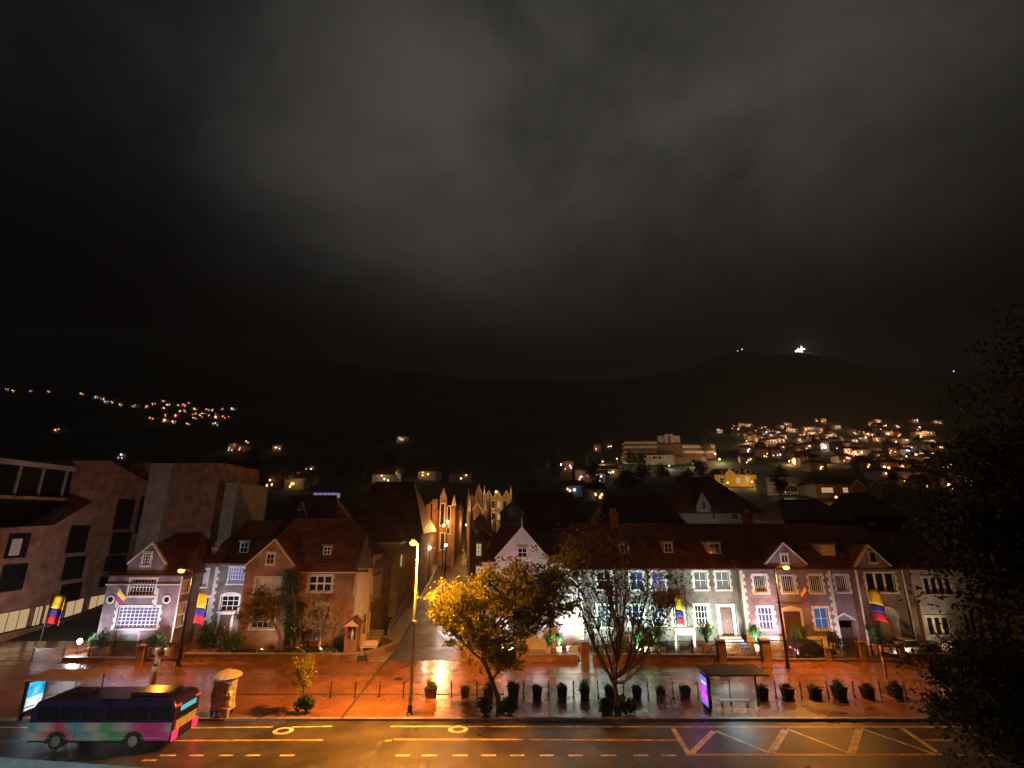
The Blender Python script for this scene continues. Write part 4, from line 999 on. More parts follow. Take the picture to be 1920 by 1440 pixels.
# streets of small houses with lit windows
protos = {}
def hill_house(px_, py_, lm, s, group, label, spot=0):
    b = hit(px_, py_)
    if b is None: return
    k = 'p' + str(rnd.randint(0, 2))
    if k not in protos:
        w, d_, h_ = ((9, 7, 5), (7, 7, 7), (12, 8, 5))[int(k[1])]
        wm = MB().box(-w / 2, w / 2, 0, d_, -3, h_).mesh('wall', ('town_wall', 'brick_pink', 'town_wall_pale')[int(k[1])])
        rm = MB().add([(-w / 2 - .4, -.4, h_ + .01), (w / 2 + .4, -.4, h_ + .01), (w / 2 + .4, d_ + .4, h_ + .01), (-w / 2 - .4, d_ + .4, h_ + .01), (-w / 2 + 1, d_ / 2, h_ + 2.6), (w / 2 - 1, d_ / 2, h_ + 2.6)], [(0, 1, 5, 4), (1, 2, 5), (2, 3, 4, 5), (3, 0, 4), (3, 2, 1, 0)]).mesh('roof', 'roof_tile')
        protos[k] = (wm, rm)
    o = bpy.data.objects.new('hillside_house', None); COL.objects.link(o); o.location = b; tag(o, label, 'house', group)
    o.rotation_euler = (0, 0, rnd.uniform(-.3, .3)); WL[o.name] = Vector((0, 0, 0))
    for nm, me in zip(('wall', 'roof'), protos[k]):
        c = bpy.data.objects.new(nm, me); COL.objects.link(c); c.parent = o
    lk = 'L%s%.1f' % (lm, s)
    if lk not in protos: protos[lk] = MB().lathe((0, 0, 0), [(s * .3, -s * .5), (s * .5, -s * .2), (s * .5, s * .2), (s * .3, s * .5)], 8).mesh('lit_lamp', 'town_light_%d' % lm)
    c = bpy.data.objects.new('lit_lamp', protos[lk]); COL.objects.link(c); c.parent = o; c.location = (rnd.uniform(-3, 3), -s - .6, rnd.uniform(2.5, 4.5))
    for k in range(2):
        lk = 'L%d%.1f' % (rnd.choice([0, 0, 1, 4, 2, 3]), .5)
        if lk not in protos: protos[lk] = MB().box(-.35, .35, -.05, .05, -.45, .45).mesh('lit_window', 'town_light_' + lk[1])
        c2 = bpy.data.objects.new('lit_window', protos[lk]); COL.objects.link(c2); c2.parent = o; c2.location = (rnd.uniform(-3, 3), -.06, rnd.uniform(.8, 4))
    if spot: light('POINT', (c.location.x, -5 , 5), spot, (1, .6, .32), o, 1.5)
L1 = 'tiny house with a glowing lamp in the far cluster above the brick block'
for px_, py_ in [(289, 761), (285, 788), (307, 755), (317, 762), (306, 768), (333, 763), (345, 763), (352, 760), (336, 774), (331, 783), (326, 795), (310, 792), (313, 782), (318, 781), (347, 774), (363, 770), (363, 780), (364, 788), (352, 799), (380, 780), (388, 781), (390, 772), (399, 773), (409, 782), (418, 785), (417, 770), (437, 770), (424, 783), (405, 786), (376, 784)]:
    hill_house(px_, py_, rnd.choice([0, 0, 1, 1, 2, 2, 4, 5]), rnd.choice([.9, 1.3, 1.7, 2.2]), 'houses of the far left cluster', L1, 0)
L2 = 'tiny lone house with one light strung along the dark left slope'
for px_, py_ in [(13, 733), (25, 736), (59, 736), (92, 738), (155, 741), (180, 748), (192, 751), (199, 757), (211, 757), (217, 755), (225, 762), (250, 764), (274, 766), (106, 811), (226, 862), (462, 836), (403, 798)]:
    hill_house(px_, py_, rnd.choice([0, 1, 1, 3]), rnd.choice([.9, 1.3]), 'houses strung along the left slope', L2, 0)
L3 = 'small lit house among the bright crowd of houses on the right hillside'
r3 = random.Random(5)
for px_, py_ in [(1376, 805), (1384, 807), (1390, 802), (1398, 804), (1407, 801), (1384, 818), (1391, 820), (1401, 822), (1410, 813), (1421, 826), (1430, 829), (1437, 834), (1446, 833), (1441, 814), (1433, 807), (1460, 816), (1478, 800), (1480, 810), (1488, 811), (1505, 817), (1514, 809), (1520, 808), (1526, 817), (1527, 826), (1533, 793), (1545, 794), (1555, 822), (1564, 820), (1571, 805), (1465, 831), (1502, 831), (1532, 832), (1490, 847), (1498, 852), (1503, 850), (1513, 844), (1492, 856), (1547, 840), (1574, 845), (1613, 816), (1622, 818), (1631, 820), (1648, 793), (1634, 798), (1664, 819), (1717, 793), (1725, 818), (1744, 834), (1620, 828), (1645, 829), (1431, 847), (1443, 853), (1350, 812), (1450, 822), (1470, 824), (1540, 812), (1585, 828), (1600, 833), (1680, 834), (1700, 832), (1760, 795), (1712, 846)]:
    hill_house(px_, py_, r3.choice([0, 0, 1, 1, 2, 3, 4, 4]), r3.choice([.6, .8, 1.1, 1.4]), 'houses crowded on the right hillside', L3, r3.choice([0, 300, 600, 1000]))
for px_, py_, pw, c, s in [(1430, 848, 5000, SOD, 2.2), (1548, 840, 2500, (1, .7, .5), 1.5), (1726, 819, 6000, SOD, 2.6), (1648, 795, 3000, SOD, 1.6), (1744, 836, 1500, (.8, .9, 1), 1.6)]:
    town_lamp(px_, py_, 'strong street lamp glowing among the houses on the right hillside', pw, c, None, m='sodium' if c == SOD else 'lamp_white', group='strong lamps on the right hillside', size=s)
L5 = 'dim stacked house on the slope between the college and the big tree'
for _ in range(110):
    px_, py_ = r3.uniform(1400, 1790), r3.uniform(800, 925)
    if 1330 < px_ < 1520 and py_ > 872: continue
    if 1525 < px_ < 1655 and py_ > 885: continue
    hill_house(px_, py_, r3.choice([0, 1, 1, 2, 3, 4]), r3.choice([.5, .7, .9, 1.2]), 'dim stacked houses on the right slope', L5, 0)
for px_, py_, pw in [(1455, 838, 9000), (1500, 822, 9000), (1560, 830, 9000), (1600, 850, 7000), (1660, 840, 8000), (1700, 858, 7000), (1480, 868, 6000), (1540, 868, 6000), (1620, 872, 5000), (1130, 868, 4000), (1100, 890, 2500), (1400, 828, 9000), (1735, 870, 6000)]:  # strong lamps added to light the neighbouring house walls
    town_lamp(px_, py_, 'orange lamp added to light the stacked houses of the right slope', pw, (1, .5, .2), None, m='lamp_warm', group='orange lamps of the right slope', size=.9)
L4 = 'dim house with a small lamp at the foot of the dark wooded slope'
for px_, py_ in [(432, 847), (447, 846), (519, 846), (575, 888), (560, 908), (550, 918), (565, 912), (508, 915), (718, 908), (728, 904), (736, 905), (800, 900), (755, 828), (865, 905), (1065, 885), (1090, 905), (1105, 903), (1120, 905), (1075, 932), (1116, 940), (1145, 895), (1120, 848), (1140, 842), (1700, 910), (1760, 900), (1790, 905), (1818, 912)]:
    hill_house(px_, py_, rnd.choice([1, 1, 3, 4]), rnd.choice([.7, 1.0]), 'houses at the foot of the wooded slope', L4, rnd.choice([0, 150, 300]))
# lit glass lantern on the roof beyond the turret house
ln = P(608, 930, 96)
GLN = thing('glass_roof_lantern', 'bluish lit glass box on a thin bracket above the dark roofs', 'roof lantern', (ln.x, 96, P(608, 950, 96).z))
MB().box(P(587, 928, 96).x, P(631, 928, 96).x, 96, 98, P(608, 933, 96).z, P(608, 924, 96).z).build('glass_box', 'mauve_pane_glow', GLN)
for i in range(6):
    x = P(588 + i * 8.4, 928, 96).x; MB().box(x - .05, x + .05, 95.95, 96, P(608, 933, 96).z, P(608, 924, 96).z).build('glazing_bar', 'steel', GLN)
MB().bar((P(603, 930, 96).x, 97, P(608, 962, 96).z), (P(603, 930, 96).x, 97, P(608, 933, 96).z), .25); 
MB().bar((P(604, 952, 96).x, 97, P(608, 965, 96).z), (P(606, 930, 96).x, 97, P(608, 933, 96).z), .3).build('bracket', 'steel', GLN)
# row of pointed brick houses climbing the right of the side street
for i, (Y, x0, w, ye, yt, m, lab) in enumerate([(70, 886, 40, 1010, 975, 'brick', 'first narrow pointed brick house on the right of the climbing side street'), (80, 884, 34, 985, 950, 'cream_stone', 'pale stone fronted pointed house up the right of the side street'), (93, 880, 30, 968, 932, 'brick', 'brick house with paired pinnacles up the right of the side street'), (107, 878, 40, 950, 918, 'town_wall', 'amber lit house front high on the right of the side street'), (124, 908, 50, 935, 912, 'town_wall', 'long amber lit colonnaded house at the top of the side street')]):
    X0, X1 = P(x0, ye, Y).x, P(x0 + w, ye, Y).x; zg = H(X0, Y) - 1; ze, zt = P(x0 + w / 2, ye, Y).z, P(x0 + w / 2, yt, Y).z
    o = thing('narrow_house', lab, 'house', ((X0 + X1) / 2, Y, zg + 1), 'pointed houses of the side street')
    MB().box(X0, X1, Y, Y + 9, zg, ze).build('wall', m, o)
    n_ = 1 if i < 3 else 3
    for k in range(n_):
        a_, b_ = X0 + (X1 - X0) * k / n_, X0 + (X1 - X0) * (k + 1) / n_
        MB().fpoly(front(Y - .1), [(a_, ze), (b_, ze), ((a_ + b_) / 2, zt - 1.2)], 0, 8).build('gable', m, o)
        MB().bar((a_ - .1, Y - .2, ze), ((a_ + b_) / 2, Y - .2, zt - 1.1), .22, .2).bar(((a_ + b_) / 2, Y - .2, zt - 1.1), (b_ + .1, Y - .2, ze), .22, .2).build('coping', 'limestone', o)
    for xx in (X0, X1):
        MB().box(xx - .28, xx + .28, Y - .35, Y + .3, zg, ze + .9).build('buttress', m, o)
        MB().add([(xx - .3, Y - .38, ze + .902), (xx + .3, Y - .38, ze + .902), (xx + .3, Y + .32, ze + .902), (xx - .3, Y + .32, ze + .902), (xx, Y, zt + .6)], [(0, 1, 4), (1, 2, 4), (2, 3, 4), (3, 0, 4), (3, 2, 1, 0)]).build('pinnacle', 'limestone', o)
    u0 = X0 + .5; 
    for k in range(max(2, int((X1 - X0) / 1.5))):
        for zz in (ze - 2.3, ze - 5.2):
            if zz > zg + 1: window(o, front(Y), (u0 + k * 1.4, u0 + k * 1.4 + .8, zz, zz + 1.7), 2, 3, 'glass_dark' if (k + i) % 3 else 'cream_room', 'dark_wood', 'limestone', d=-.09, sw=.1)
    for k in range(4):
        for zz in (ze - 2.3, ze - 5.0):
            if zz > zg + 1: window(o, left_of(X0), (Y + .9 + k * 2, Y + 1.8 + k * 2, zz, zz + 1.7), 2, 3, 'glass_dark', 'dark_wood', 'limestone', d=-.09, sw=.1)
    if i in (1, 3, 4): town_lamp(x0 - (4 if i != 1 else -30), ye + 34, 'unseen corner lamp added to light a pointed house in the side street', 260 + 60 * i, (1, .42, .1), Y - 3.0, m='lamp_soft', group='added corner lamps of the side street', size=.35, name='side_street_lamp')  # corner lamps added to brighten the pointed fronts
# lamps of the side street and the church
for px_, py_, Y, pw, lab, c in [(832, 985, 88, 1100, 'bright lamp on the front of the gothic church', (1, .42, .1)), (839, 978, 89, 1100, 'second bright lamp beside the church buttress', (1, .42, .1)), (836, 1022, 84, 250, 'low lamp at the church steps', (1, .75, .5)), (867, 958, 118, 800, 'yellowish lamp at the bend of the climbing side street', (1, .5, .12)), (806, 1027, 82, 250, 'small lamp left of the church steps', (1, .8, .5)), (930, 922, 118, 700, 'lamp lighting an amber facade beyond the side street', (1, .48, .12))]:
    town_lamp(px_, py_, lab, pw, c, Y, m='lamp_soft', group='lamps of the side street', size=.5, name='side_street_lamp')
# shrine on the ridge
mc = P(1502, 667, YR - 6)
MS = thing('hilltop_church', 'tiny white floodlit church on the crest of the mountain', 'church', (mc.x, YR - 6, H(mc.x, YR - 6)))
z0 = H(mc.x, YR - 6) - 4
MB().box(mc.x - 22, mc.x + 10, YR - 6, YR + 8, z0, z0 + 12).build('nave', 'plaster', MS)
MB().box(mc.x + 2, mc.x + 9, YR - 9, YR - 6.1, z0, z0 + 26).build('tower', 'plaster', MS)
MB().add([(mc.x + 2, YR - 9, z0 + 26), (mc.x + 9, YR - 9, z0 + 26), (mc.x + 9, YR - 6, z0 + 26), (mc.x + 2, YR - 6, z0 + 26), (mc.x + 5.5, YR - 7.5, z0 + 34)], [(0, 1, 4), (1, 2, 4), (2, 3, 4), (3, 0, 4)]).build('spire', 'plaster', MS)
for dx in (-14, 4, 11): 
    MB().lathe((mc.x + dx, YR - 18, z0 + 12), [(1, -1.4), (1.6, 0), (1, 1.4)], 8).build('floodlight', 'lamp_white', MS); light('POINT', (mc.x + dx, YR - 24, z0 + 14), 26000, (.85, .95, 1), MS, 2)
town_lamp(1391, 655, 'faint coloured lamp on the left crest of the mountain', 0, SOD, None, m='town_light_3', size=4, group='lamps on the mountain crest'); town_lamp(1383, 658, 'tiny cyan lamp just below the left crest', 0, SOD, None, m='town_light_3', size=2.5, group='lamps on the mountain crest')
town_lamp(1788, 696, 'pale lamp alone on the dark right shoulder of the mountain', 0, SOD, None, m='town_light_1', size=3, group='lamps on the mountain crest')
# ================================================================== vegetation
def leaves_mesh(name, pts, size, m, rng, jitter=.6, droop=.0):
    n = len(pts); pts = np.asarray(pts, dtype=np.float64)
    a = rng.normal(size=(n, 3)); a[:, 2] -= droop; a /= np.linalg.norm(a, axis=1)[:, None]
    b = rng.normal(size=(n, 3)); b -= a * (a * b).sum(1)[:, None]; b /= np.linalg.norm(b, axis=1)[:, None]
    s = size * (1 + jitter * (rng.random((n, 1)) - .5) * 2)
    v = np.empty((n, 4, 3)); v[:, 0] = pts - a * s * .5; v[:, 1] = pts + b * s * .28; v[:, 2] = pts + a * s * .5; v[:, 3] = pts - b * s * .28
    me = bpy.data.meshes.new(name); me.vertices.add(4 * n); me.vertices.foreach_set('co', v.reshape(-1))
    me.loops.add(4 * n); me.loops.foreach_set('vertex_index', np.arange(4 * n, dtype=np.int32))
    me.polygons.add(n); me.polygons.foreach_set('loop_start', np.arange(0, 4 * n, 4, dtype=np.int32)); me.polygons.foreach_set('loop_total', np.full(n, 4, dtype=np.int32))
    me.materials.append(M[m]); me.update(calc_edges=True)
    return me
def part_mesh(name, me, parent):
    o = bpy.data.objects.new(name, me); COL.objects.link(o)
    if parent is not None: o.parent = parent; WL[o.name] = WL[parent.name]
    return o
def curve(a, b, k, rng, bend):
    a, b = Vector(a), Vector(b); L_ = (b - a).length; pts = []
    w = Vector(rng.normal(size=3)) * bend * L_
    for i in range(k + 1):
        t = i / k; pts.append(a.lerp(b, t) + w * math.sin(t * math.pi) * (1 - .3 * t) + Vector(rng.normal(size=3)) * bend * .12 * L_ * (0 < i < k))
    return pts
def tree(name, label, trunk, forks, clumps, nb, leaf, size, per, crad, seed, tr=.2, barkm='bark', group=None, twig=3, cat='tree', droop=.2):
    """trunk: points; forks: index in trunk for each clump; clumps: (centre, (rx,ry,rz))"""
    rng = np.random.default_rng(seed)
    base = Vector(trunk[0]); o = thing(name, label, cat, base, group)
    mb = MB(); k = len(trunk)
    mb.tube(trunk, [tr * (1.25 if i == 0 else 1 - .45 * i / (k - 1)) for i in range(k)], 9)
    pts = []
    for (c, rad), fk in zip(clumps, forks):
        c = Vector(c); a = Vector(trunk[fk])
        limb = curve(a, c - Vector((0, 0, rad[2] * .35)), 6, rng, .10)
        r0 = tr * .5
        mb.tube(limb, [r0 * (1 - .72 * i / 6) for i in range(7)], 7)
        for j in range(nb):
            d = rng.normal(size=3); d /= np.linalg.norm(d); d[2] = abs(d[2]) * .9 - .25
            rr = .55 + .45 * rng.random()
            e = c + Vector((d[0] * rad[0] * rr, d[1] * rad[1] * rr, d[2] * rad[2] * rr))
            s = limb[int(rng.integers(2, 7))]
            br = curve(s, e, 4, rng, .10); mb.tube(br, [r0 * .3, r0 * .22, r0 * .16, r0 * .11, r0 * .05], 4, False)
            ends = [e]
            for q in range(twig):
                t = br[int(rng.integers(1, 5))]; f = t + Vector(rng.normal(size=3)) * crad * 1.6 + Vector((0, 0, crad * .7))
                mb.tube([t, (Vector(t) + f) / 2 + Vector(rng.normal(size=3)) * .08, f], [r0 * .11, r0 * .07, r0 * .03], 3, False); ends.append(f)
            for q in ends:
                m_ = int(per * (.4 + 1.2 * rng.random()))
                pts.append(np.array(q) + rng.normal(size=(m_, 3)) * np.array([crad, crad, crad * .7]) * .62)
    mb2 = mb.build('trunk', barkm, o, smooth=True)
    pts = np.concatenate(pts) - np.array(base)
    part_mesh('crown', leaves_mesh('crown', pts, size, leaf, rng, droop=droop), o)
    return o
def bush(name, label, c, rad, n, leaf, size, seed, group=None, cat='bush', lobes=7):
    rng = np.random.default_rng(seed); c = Vector(c)
    o = thing(name, label, cat, c, group); pts = []
    st = MB()
    for i in range(lobes):
        a = rng.uniform(0, 2 * math.pi); r_ = rng.uniform(0, .6); e = np.array([math.cos(a) * r_ * rad[0], math.sin(a) * r_ * rad[1], rad[2] * rng.uniform(.35, .8)])
        m_ = n // lobes; d = rng.normal(size=(m_, 3)); d /= np.linalg.norm(d, axis=1)[:, None]
        q = e + d * np.array(rad) * .42 * (rng.random((m_, 1)) ** .4); q[:, 2] = np.maximum(q[:, 2], .03); pts.append(q)
        st.tube([c + Vector((e[0] * .15, e[1] * .15, -.02)), c + Vector(e)], [.03, .012], 4, False)
    st.build('stem', 'bark', o)
    part_mesh('foliage', leaves_mesh('foliage', np.concatenate(pts), size, leaf, rng), o)
    return o
# golden street tree
Y1 = 38.6
b1 = G(936, 1338, KZ)
tr1 = [(b1.x, Y1, KZ - .02), P(934, 1310, Y1), P(922, 1275, Y1), P(908, 1240, Y1), P(902, 1205, Y1)]
def cl(px_, py_, Y, rx, rz, ry=None): Y += .9 if Y < 39.5 and px_ < 1070 and px_ > 600 else 0; q = P(px_, py_, Y); s = 1 / 27.0; return (q, (rx * s, (ry or rx) * s * .9, rz * s))
cl1 = [cl(865, 1125, 37.6, 55, 36), cl(828, 1150, 37.4, 26, 20), cl(900, 1175, 37.2, 48, 26), cl(985, 1078, 38.5, 62, 40), cl(945, 1120, 39.2, 42, 34), cl(1035, 1090, 39.2, 40, 42), cl(1060, 1140, 38.8, 45, 30), cl(985, 1160, 38.6, 44, 30), cl(940, 1235, 37.6, 30, 26), cl(920, 1090, 38.8, 36, 30), cl(1075, 1060, 38.9, 30, 26), cl(1010, 1120, 38.6, 40, 26)]
tree('golden_street_tree', 'leafy tree by the kerb glowing golden beside the tall street lamp', tr1, [3, 3, 3, 4, 4, 4, 4, 4, 2, 4, 4, 4], cl1, 27, 'leaf_gold', .22, 17, .32, 11, .2, twig=3)
# darker twiggy tree
Y2 = 38.0
b2 = G(1161, 1341, KZ)
tr2 = [(b2.x, Y2, KZ - .02), P(1158, 1318, Y2), P(1154, 1292, Y2), P(1150, 1275, Y2)]
cl2 = [cl(1085, 1090, 38.4, 34, 34), cl(1115, 1050, 38.6, 46, 36), cl(1165, 1045, 38.2, 50, 34), cl(1215, 1062, 38.0, 48, 36), cl(1270, 1085, 37.8, 44, 34), cl(1245, 1128, 37.6, 44, 34), cl(1190, 1110, 37.4, 50, 44), cl(1140, 1105, 39.0, 46, 44), cl(1225, 1185, 37.6, 36, 40), cl(1105, 1165, 38.6, 30, 40), cl(1165, 1165, 38.8, 30, 50), cl(1075, 1020, 38.9, 34, 26), cl(1120, 1008, 39.0, 36, 26), cl(1175, 1012, 38.8, 36, 26)]
tree('twiggy_street_tree', 'many stemmed dark twiggy tree with sparse brown leaves by the kerb', tr2, [3, 3, 2, 3, 3, 3, 3, 2, 3, 2, 3, 3, 3, 3], cl2, 18, 'leaf_brown', .16, 5, .34, 23, .21, twig=5)
# big dark tree on the near side, right
tb = (23.5, 20.5, -.02)
def clb(px_, py_, Y, r_): px_ += 38 if py_ < 1180 else 12; q = P(px_, py_, Y); return (q, (r_, r_, r_ * .85))
cl3 = [clb(1900, 720, 21, 2.2), clb(1960, 640, 22, 2.2), clb(1870, 830, 20.5, 2.3), clb(1930, 900, 21, 2.6), clb(1840, 950, 20, 2.0), clb(1905, 1030, 20, 2.4), clb(1820, 1060, 19.5, 1.8), clb(1870, 1130, 19.5, 1.9), clb(1960, 1120, 21, 2.6), clb(1840, 1000, 21, 1.8), clb(1980, 800, 22, 2.6), clb(1985, 1000, 21, 2.6), clb(1790, 1020, 20.4, 1.1), clb(1800, 880, 20.5, 1.2), clb(1770, 985, 20.5, 1.0)]
tree('large_dark_tree', 'towering unlit dark tree at the roadside rising over the tan house', [tb, (23.4, 20.6, 5), (23.6, 20.8, 9), (23.8, 21, 13), (24, 21.2, 17)], [4, 4, 3, 3, 3, 2, 2, 2, 2, 3, 4, 2, 2, 3, 2], cl3, 15, 'leaf_dark', .2, 22, .55, 31, .38, twig=3)
cl4 = [clb(1830, 1290, 24, 2.0), clb(1880, 1250, 24, 2.0), clb(1790, 1265, 24.5, 1.3), clb(1850, 1340, 23.6, 1.8), clb(1910, 1330, 24, 2.0), clb(1775, 1330, 24.5, .9), clb(1900, 1390, 23, 1.4), clb(1950, 1300, 24, 2.2)]
tree('low_dark_tree', 'lower dark bushy tree in front of the pavement below the towering tree', [(23.6, 24.4, -.02), (23.5, 24.4, 2.4), (23.5, 24.4, 4.0)], [1, 2, 2, 1, 1, 1, 1, 2], cl4, 15, 'leaf_dark', .17, 30, .42, 37, .22, twig=3)
# trees and shrubs in the brick house garden
YS = 51.6
s0 = P(528, 1207, YS)
tree('gnarled_garden_tree', 'gnarled small garden tree in front of the steep brick gable', [(s0.x, YS, .5), P(524, 1190, YS), P(516, 1175, YS), P(508, 1160, YS)], [2, 3, 3, 3, 3], [cl(470, 1140, YS, 22, 14), cl(490, 1118, YS, 26, 12), cl(520, 1125, YS, 24, 14), cl(455, 1158, YS, 16, 10), cl(500, 1150, YS, 22, 12)], 12, 'leaf_brown', .18, 14, .3, 41, .17, twig=3, group=None)
s1 = P(548, 1205, YS + .4)
tree('ivy_clad_cypress', 'tall narrow dark cypress between the steep gable and the paired window', [(s1.x, YS + .4, .5), P(548, 1150, YS + .4), P(548, 1090, YS + .4)], [1, 1, 2, 2, 2], [cl(547, 1170, YS + .4, 14, 22), cl(548, 1140, YS + .4, 13, 22), cl(547, 1110, YS + .4, 13, 22), cl(547, 1085, YS + .4, 10, 20), cl(552, 1190, YS + .4, 15, 20)], 22, 'leaf_dark', .13, 32, .22, 43, .13, twig=3)
s2 = P(600, 1205, YS)
tree('flowering_garden_tree', 'small pale flowering tree under the paired window of the brick house', [(s2.x, YS, .5), P(602, 1190, YS), P(600, 1175, YS)], [2, 2, 2, 2, 2], [cl(578, 1165, YS, 22, 14), cl(605, 1145, YS, 26, 14), cl(630, 1162, YS, 20, 14), cl(600, 1170, YS, 22, 14), cl(585, 1125, YS, 16, 10)], 12, 'blossom', .16, 14, .28, 47, .12, twig=3)
bush('clipped_shrub', 'dark green shrub against the foot of the brick house', (P(430, 1200, 52.6).x, 52.2, .16), (2.4, .9, 2.4), 1800, 'leaf_green', .16, 51)
bush('hedge', 'low dark hedge at the lawn edge below the cypress', (P(575, 1212, 51.2).x, 51.2, .5), (3.4, .5, .55), 1500, 'leaf_dark', .13, 52, lobes=14, cat='hedge')
bush('hedge', 'low dark hedge along the lawn in front of the steep gable', (P(450, 1214, 51.2).x, 51.2, .5), (3.6, .5, .5), 1500, 'leaf_dark', .13, 53, lobes=14, cat='hedge')
# bushes at tree pits
for px_, lab, sd in [(565, 'rounded leafy bush in the kerb bed under the slim young tree', 61), (908, 'dark bush left of the golden tree trunk', 62), (955, 'dark bush right of the golden tree trunk', 63), (1142, 'dark bush left of the twiggy tree trunk', 64), (1183, 'dark bush right of the twiggy tree trunk', 65)]:
    q = G(px_, 1346, KZ); bush('kerb_bush', lab, (q.x, 37.8, KZ), (1.0 if px_ == 565 else .75, .6, .95), 900, 'leaf_green', .2, sd, 'bushes in the kerb beds')
q = G(569, 1338, KZ)
tree('young_tree', 'slim young tree with a small oval crown on the lamp lit pavement', [(q.x, 38.1, KZ), P(568, 1305, 38.1), P(570, 1280, 38.1)], [1, 2, 2], [cl(571, 1278, 38.1, 12, 12), cl(569, 1258, 38.1, 13, 14), cl(573, 1242, 38.1, 8, 10)], 11, 'leaf_gold', .16, 16, .2, 67, .05, twig=2)
# shrubs at the corner and along the house fronts
for px_, py_, Y, rad, lf, lab, sd in [(880, 1080, 60, (2.6, 1.6, 4.6), 'leaf_dark', 'tall dark green shrub on the corner of the side street', 71), (905, 1180, 52.3, (1.8, .8, 2.2), 'leaf_green', 'green shrub behind the curved corner wall', 72), (190, 1205, 53, (1.6, .7, 2.0), 'leaf_green', 'leafy shrub at the left corner of the big gridded window', 73), (290, 1200, 52.8, (1.5, .6, 1.9), 'leaf_green', 'leafy shrub right of the white garden door', 74), (385, 1175, 55, (1.6, .8, 2.2), 'leaf_green', 'frosty lit shrub in front of the set back stone house', 75), (1560, 1195, 53.4, (1.2, .5, 1.8), 'leaf_dark', 'pale fern like shrub under the blue lit window', 76), (1745, 1225, 51.6, (2.6, .7, 1.4), 'leaf_brown', 'brown shrubs in front of the tan house', 77), (1830, 1225, 51.8, (3.0, .8, 1.7), 'leaf_dark', 'dark shrub mass right of the tan house door', 78), (1900, 1215, 51.6, (2.4, .8, 2.2), 'leaf_brown', 'tall ragged shrub at the far end of the tan house', 79), (1755, 1110, 52.9, (1.0, .4, 1.2), 'leaf_dark', None, 80)]:
    if lab is None: continue
    q = P(px_, py_, Y); bush('garden_shrub', lab, (q.x, Y, max(.1, H(q.x, Y))), rad, 1500, lf, .17, sd)
# trees of the town
tp = tree('dark_town_tree', 'round unlit tree among the hillside houses', [(0, 0, 0), (.1, 0, 2.2), (0, .1, 3.5)], [1, 2, 2, 2, 2], [((-1.6, 0, 4.2), (1.6, 1.5, 1.3)), ((1.5, .3, 4.4), (1.6, 1.5, 1.4)), ((0, -1.2, 5.2), (1.7, 1.5, 1.4)), ((0, 1, 5.8), (1.6, 1.5, 1.4)), ((.2, 0, 6.6), (1.2, 1.2, 1))], 8, 'leaf_dark', .42, 9, .5, 91, .22, twig=2, group='dark trees of the town')
r5 = random.Random(12); first = True
spots = [(r5.uniform(400, 900), r5.uniform(880, 925)) for _ in range(14)] + [(r5.uniform(960, 1180), r5.uniform(860, 945)) for _ in range(16)] + [(r5.uniform(1180, 1780), r5.uniform(862, 945)) for _ in range(26)] + [(r5.uniform(1440, 1760), r5.uniform(840, 870)) for _ in range(10)]
for px_, py_ in spots:
    h_ = hit(px_, py_)
    if h_ is None or (1325 < px_ < 1440 and py_ > 870) or (1525 < px_ < 1660 and 900 < py_ < 945): continue
    o = tp if first else copy_tree(tp); first = False
    s = r5.uniform(.9, 1.9); o.location = h_; o.scale = (s, s, s * r5.uniform(.8, 1.15)); o.rotation_euler = (0, 0, r5.uniform(0, 6.3))
# ================================================================== street lamps
def street_lamp(px_b, py_b, px_t, py_t, label, power, Y=None, hgt=None, arm=.5, armdir=-1, pm='pole_yellow', collar=True, group='sodium street lamps'):
    b = G(px_b, py_b, KZ); Yl = Y or b.y
    top = P(px_t, py_t, Yl); X = b.x if Y is None else P(px_b, py_b, Yl).x
    o = thing('street_lamp', label, 'street lamp', (X, Yl, KZ), group)
    MB().tube([(X, Yl, KZ), (X, Yl, KZ + (top.z - KZ) * .52), (X, Yl, top.z - .1)], [.13, .10, .065], 10).build('pole', pm, o, smooth=True)
    MB().lathe((X, Yl, KZ), [(.24, 0), (.24, .06), (.17, .1), (.16, .5), (.13, .55)], 12).build('base', 'iron', o)
    if collar: MB().lathe((X, Yl, KZ + (top.z - KZ) * .52), [(.12, -.1), (.16, -.06), (.16, .06), (.12, .1)], 12).build('collar', pm, o)
    hx = top.x
    MB().tube([(X, Yl, top.z - .12), ((X + hx) / 2, Yl, top.z + .12), (hx - .2 * (1 if hx > X else -1), Yl, top.z + .12)], .04, 6).build('arm', 'iron' if not collar else pm, o)
    hd = MB().lathe((hx, Yl, top.z), [(.05, .3), (.16, .26), (.2, .16), (.16, .13)], 12).build('lamp_head', 'iron', o)
    MB().lathe((hx, Yl, top.z), [(.14, .12), (.27, .06), (.29, -.04), (.2, -.15), (.08, -.2)], 12).build('lens', 'sodium', hd)
    light('SPOT', (hx, Yl, top.z - .25), power, SOD, o, .2, (hx, Yl, 0), 168, .75)
    light('POINT', (hx, Yl - .5, top.z - .1), power * .18, SOD, o, .15)
    return o
main = street_lamp(768, 1339, 775, 1018, 'tall yellow street lamp post standing alone on the orange pavement', 20000)
c = P(769, 1308, 37.6); 
MB().lathe((main.location.x, main.location.y, c.z), [(.145, -.35), (.15, -.3), (.15, .3), (.145, .35)], 12).build('wrapped_notice', 'liv_white', main)
street_lamp(333, 1249, 340, 1070, 'dark street lamp with orange light before the white windowed house', 2000, pm='iron', collar=False)
street_lamp(1478, 1253, 1474, 1064, 'dark street lamp whose arm holds an orange light before the central gable', 4500, pm='iron', collar=False)
q = G(778, 1335, KZ)
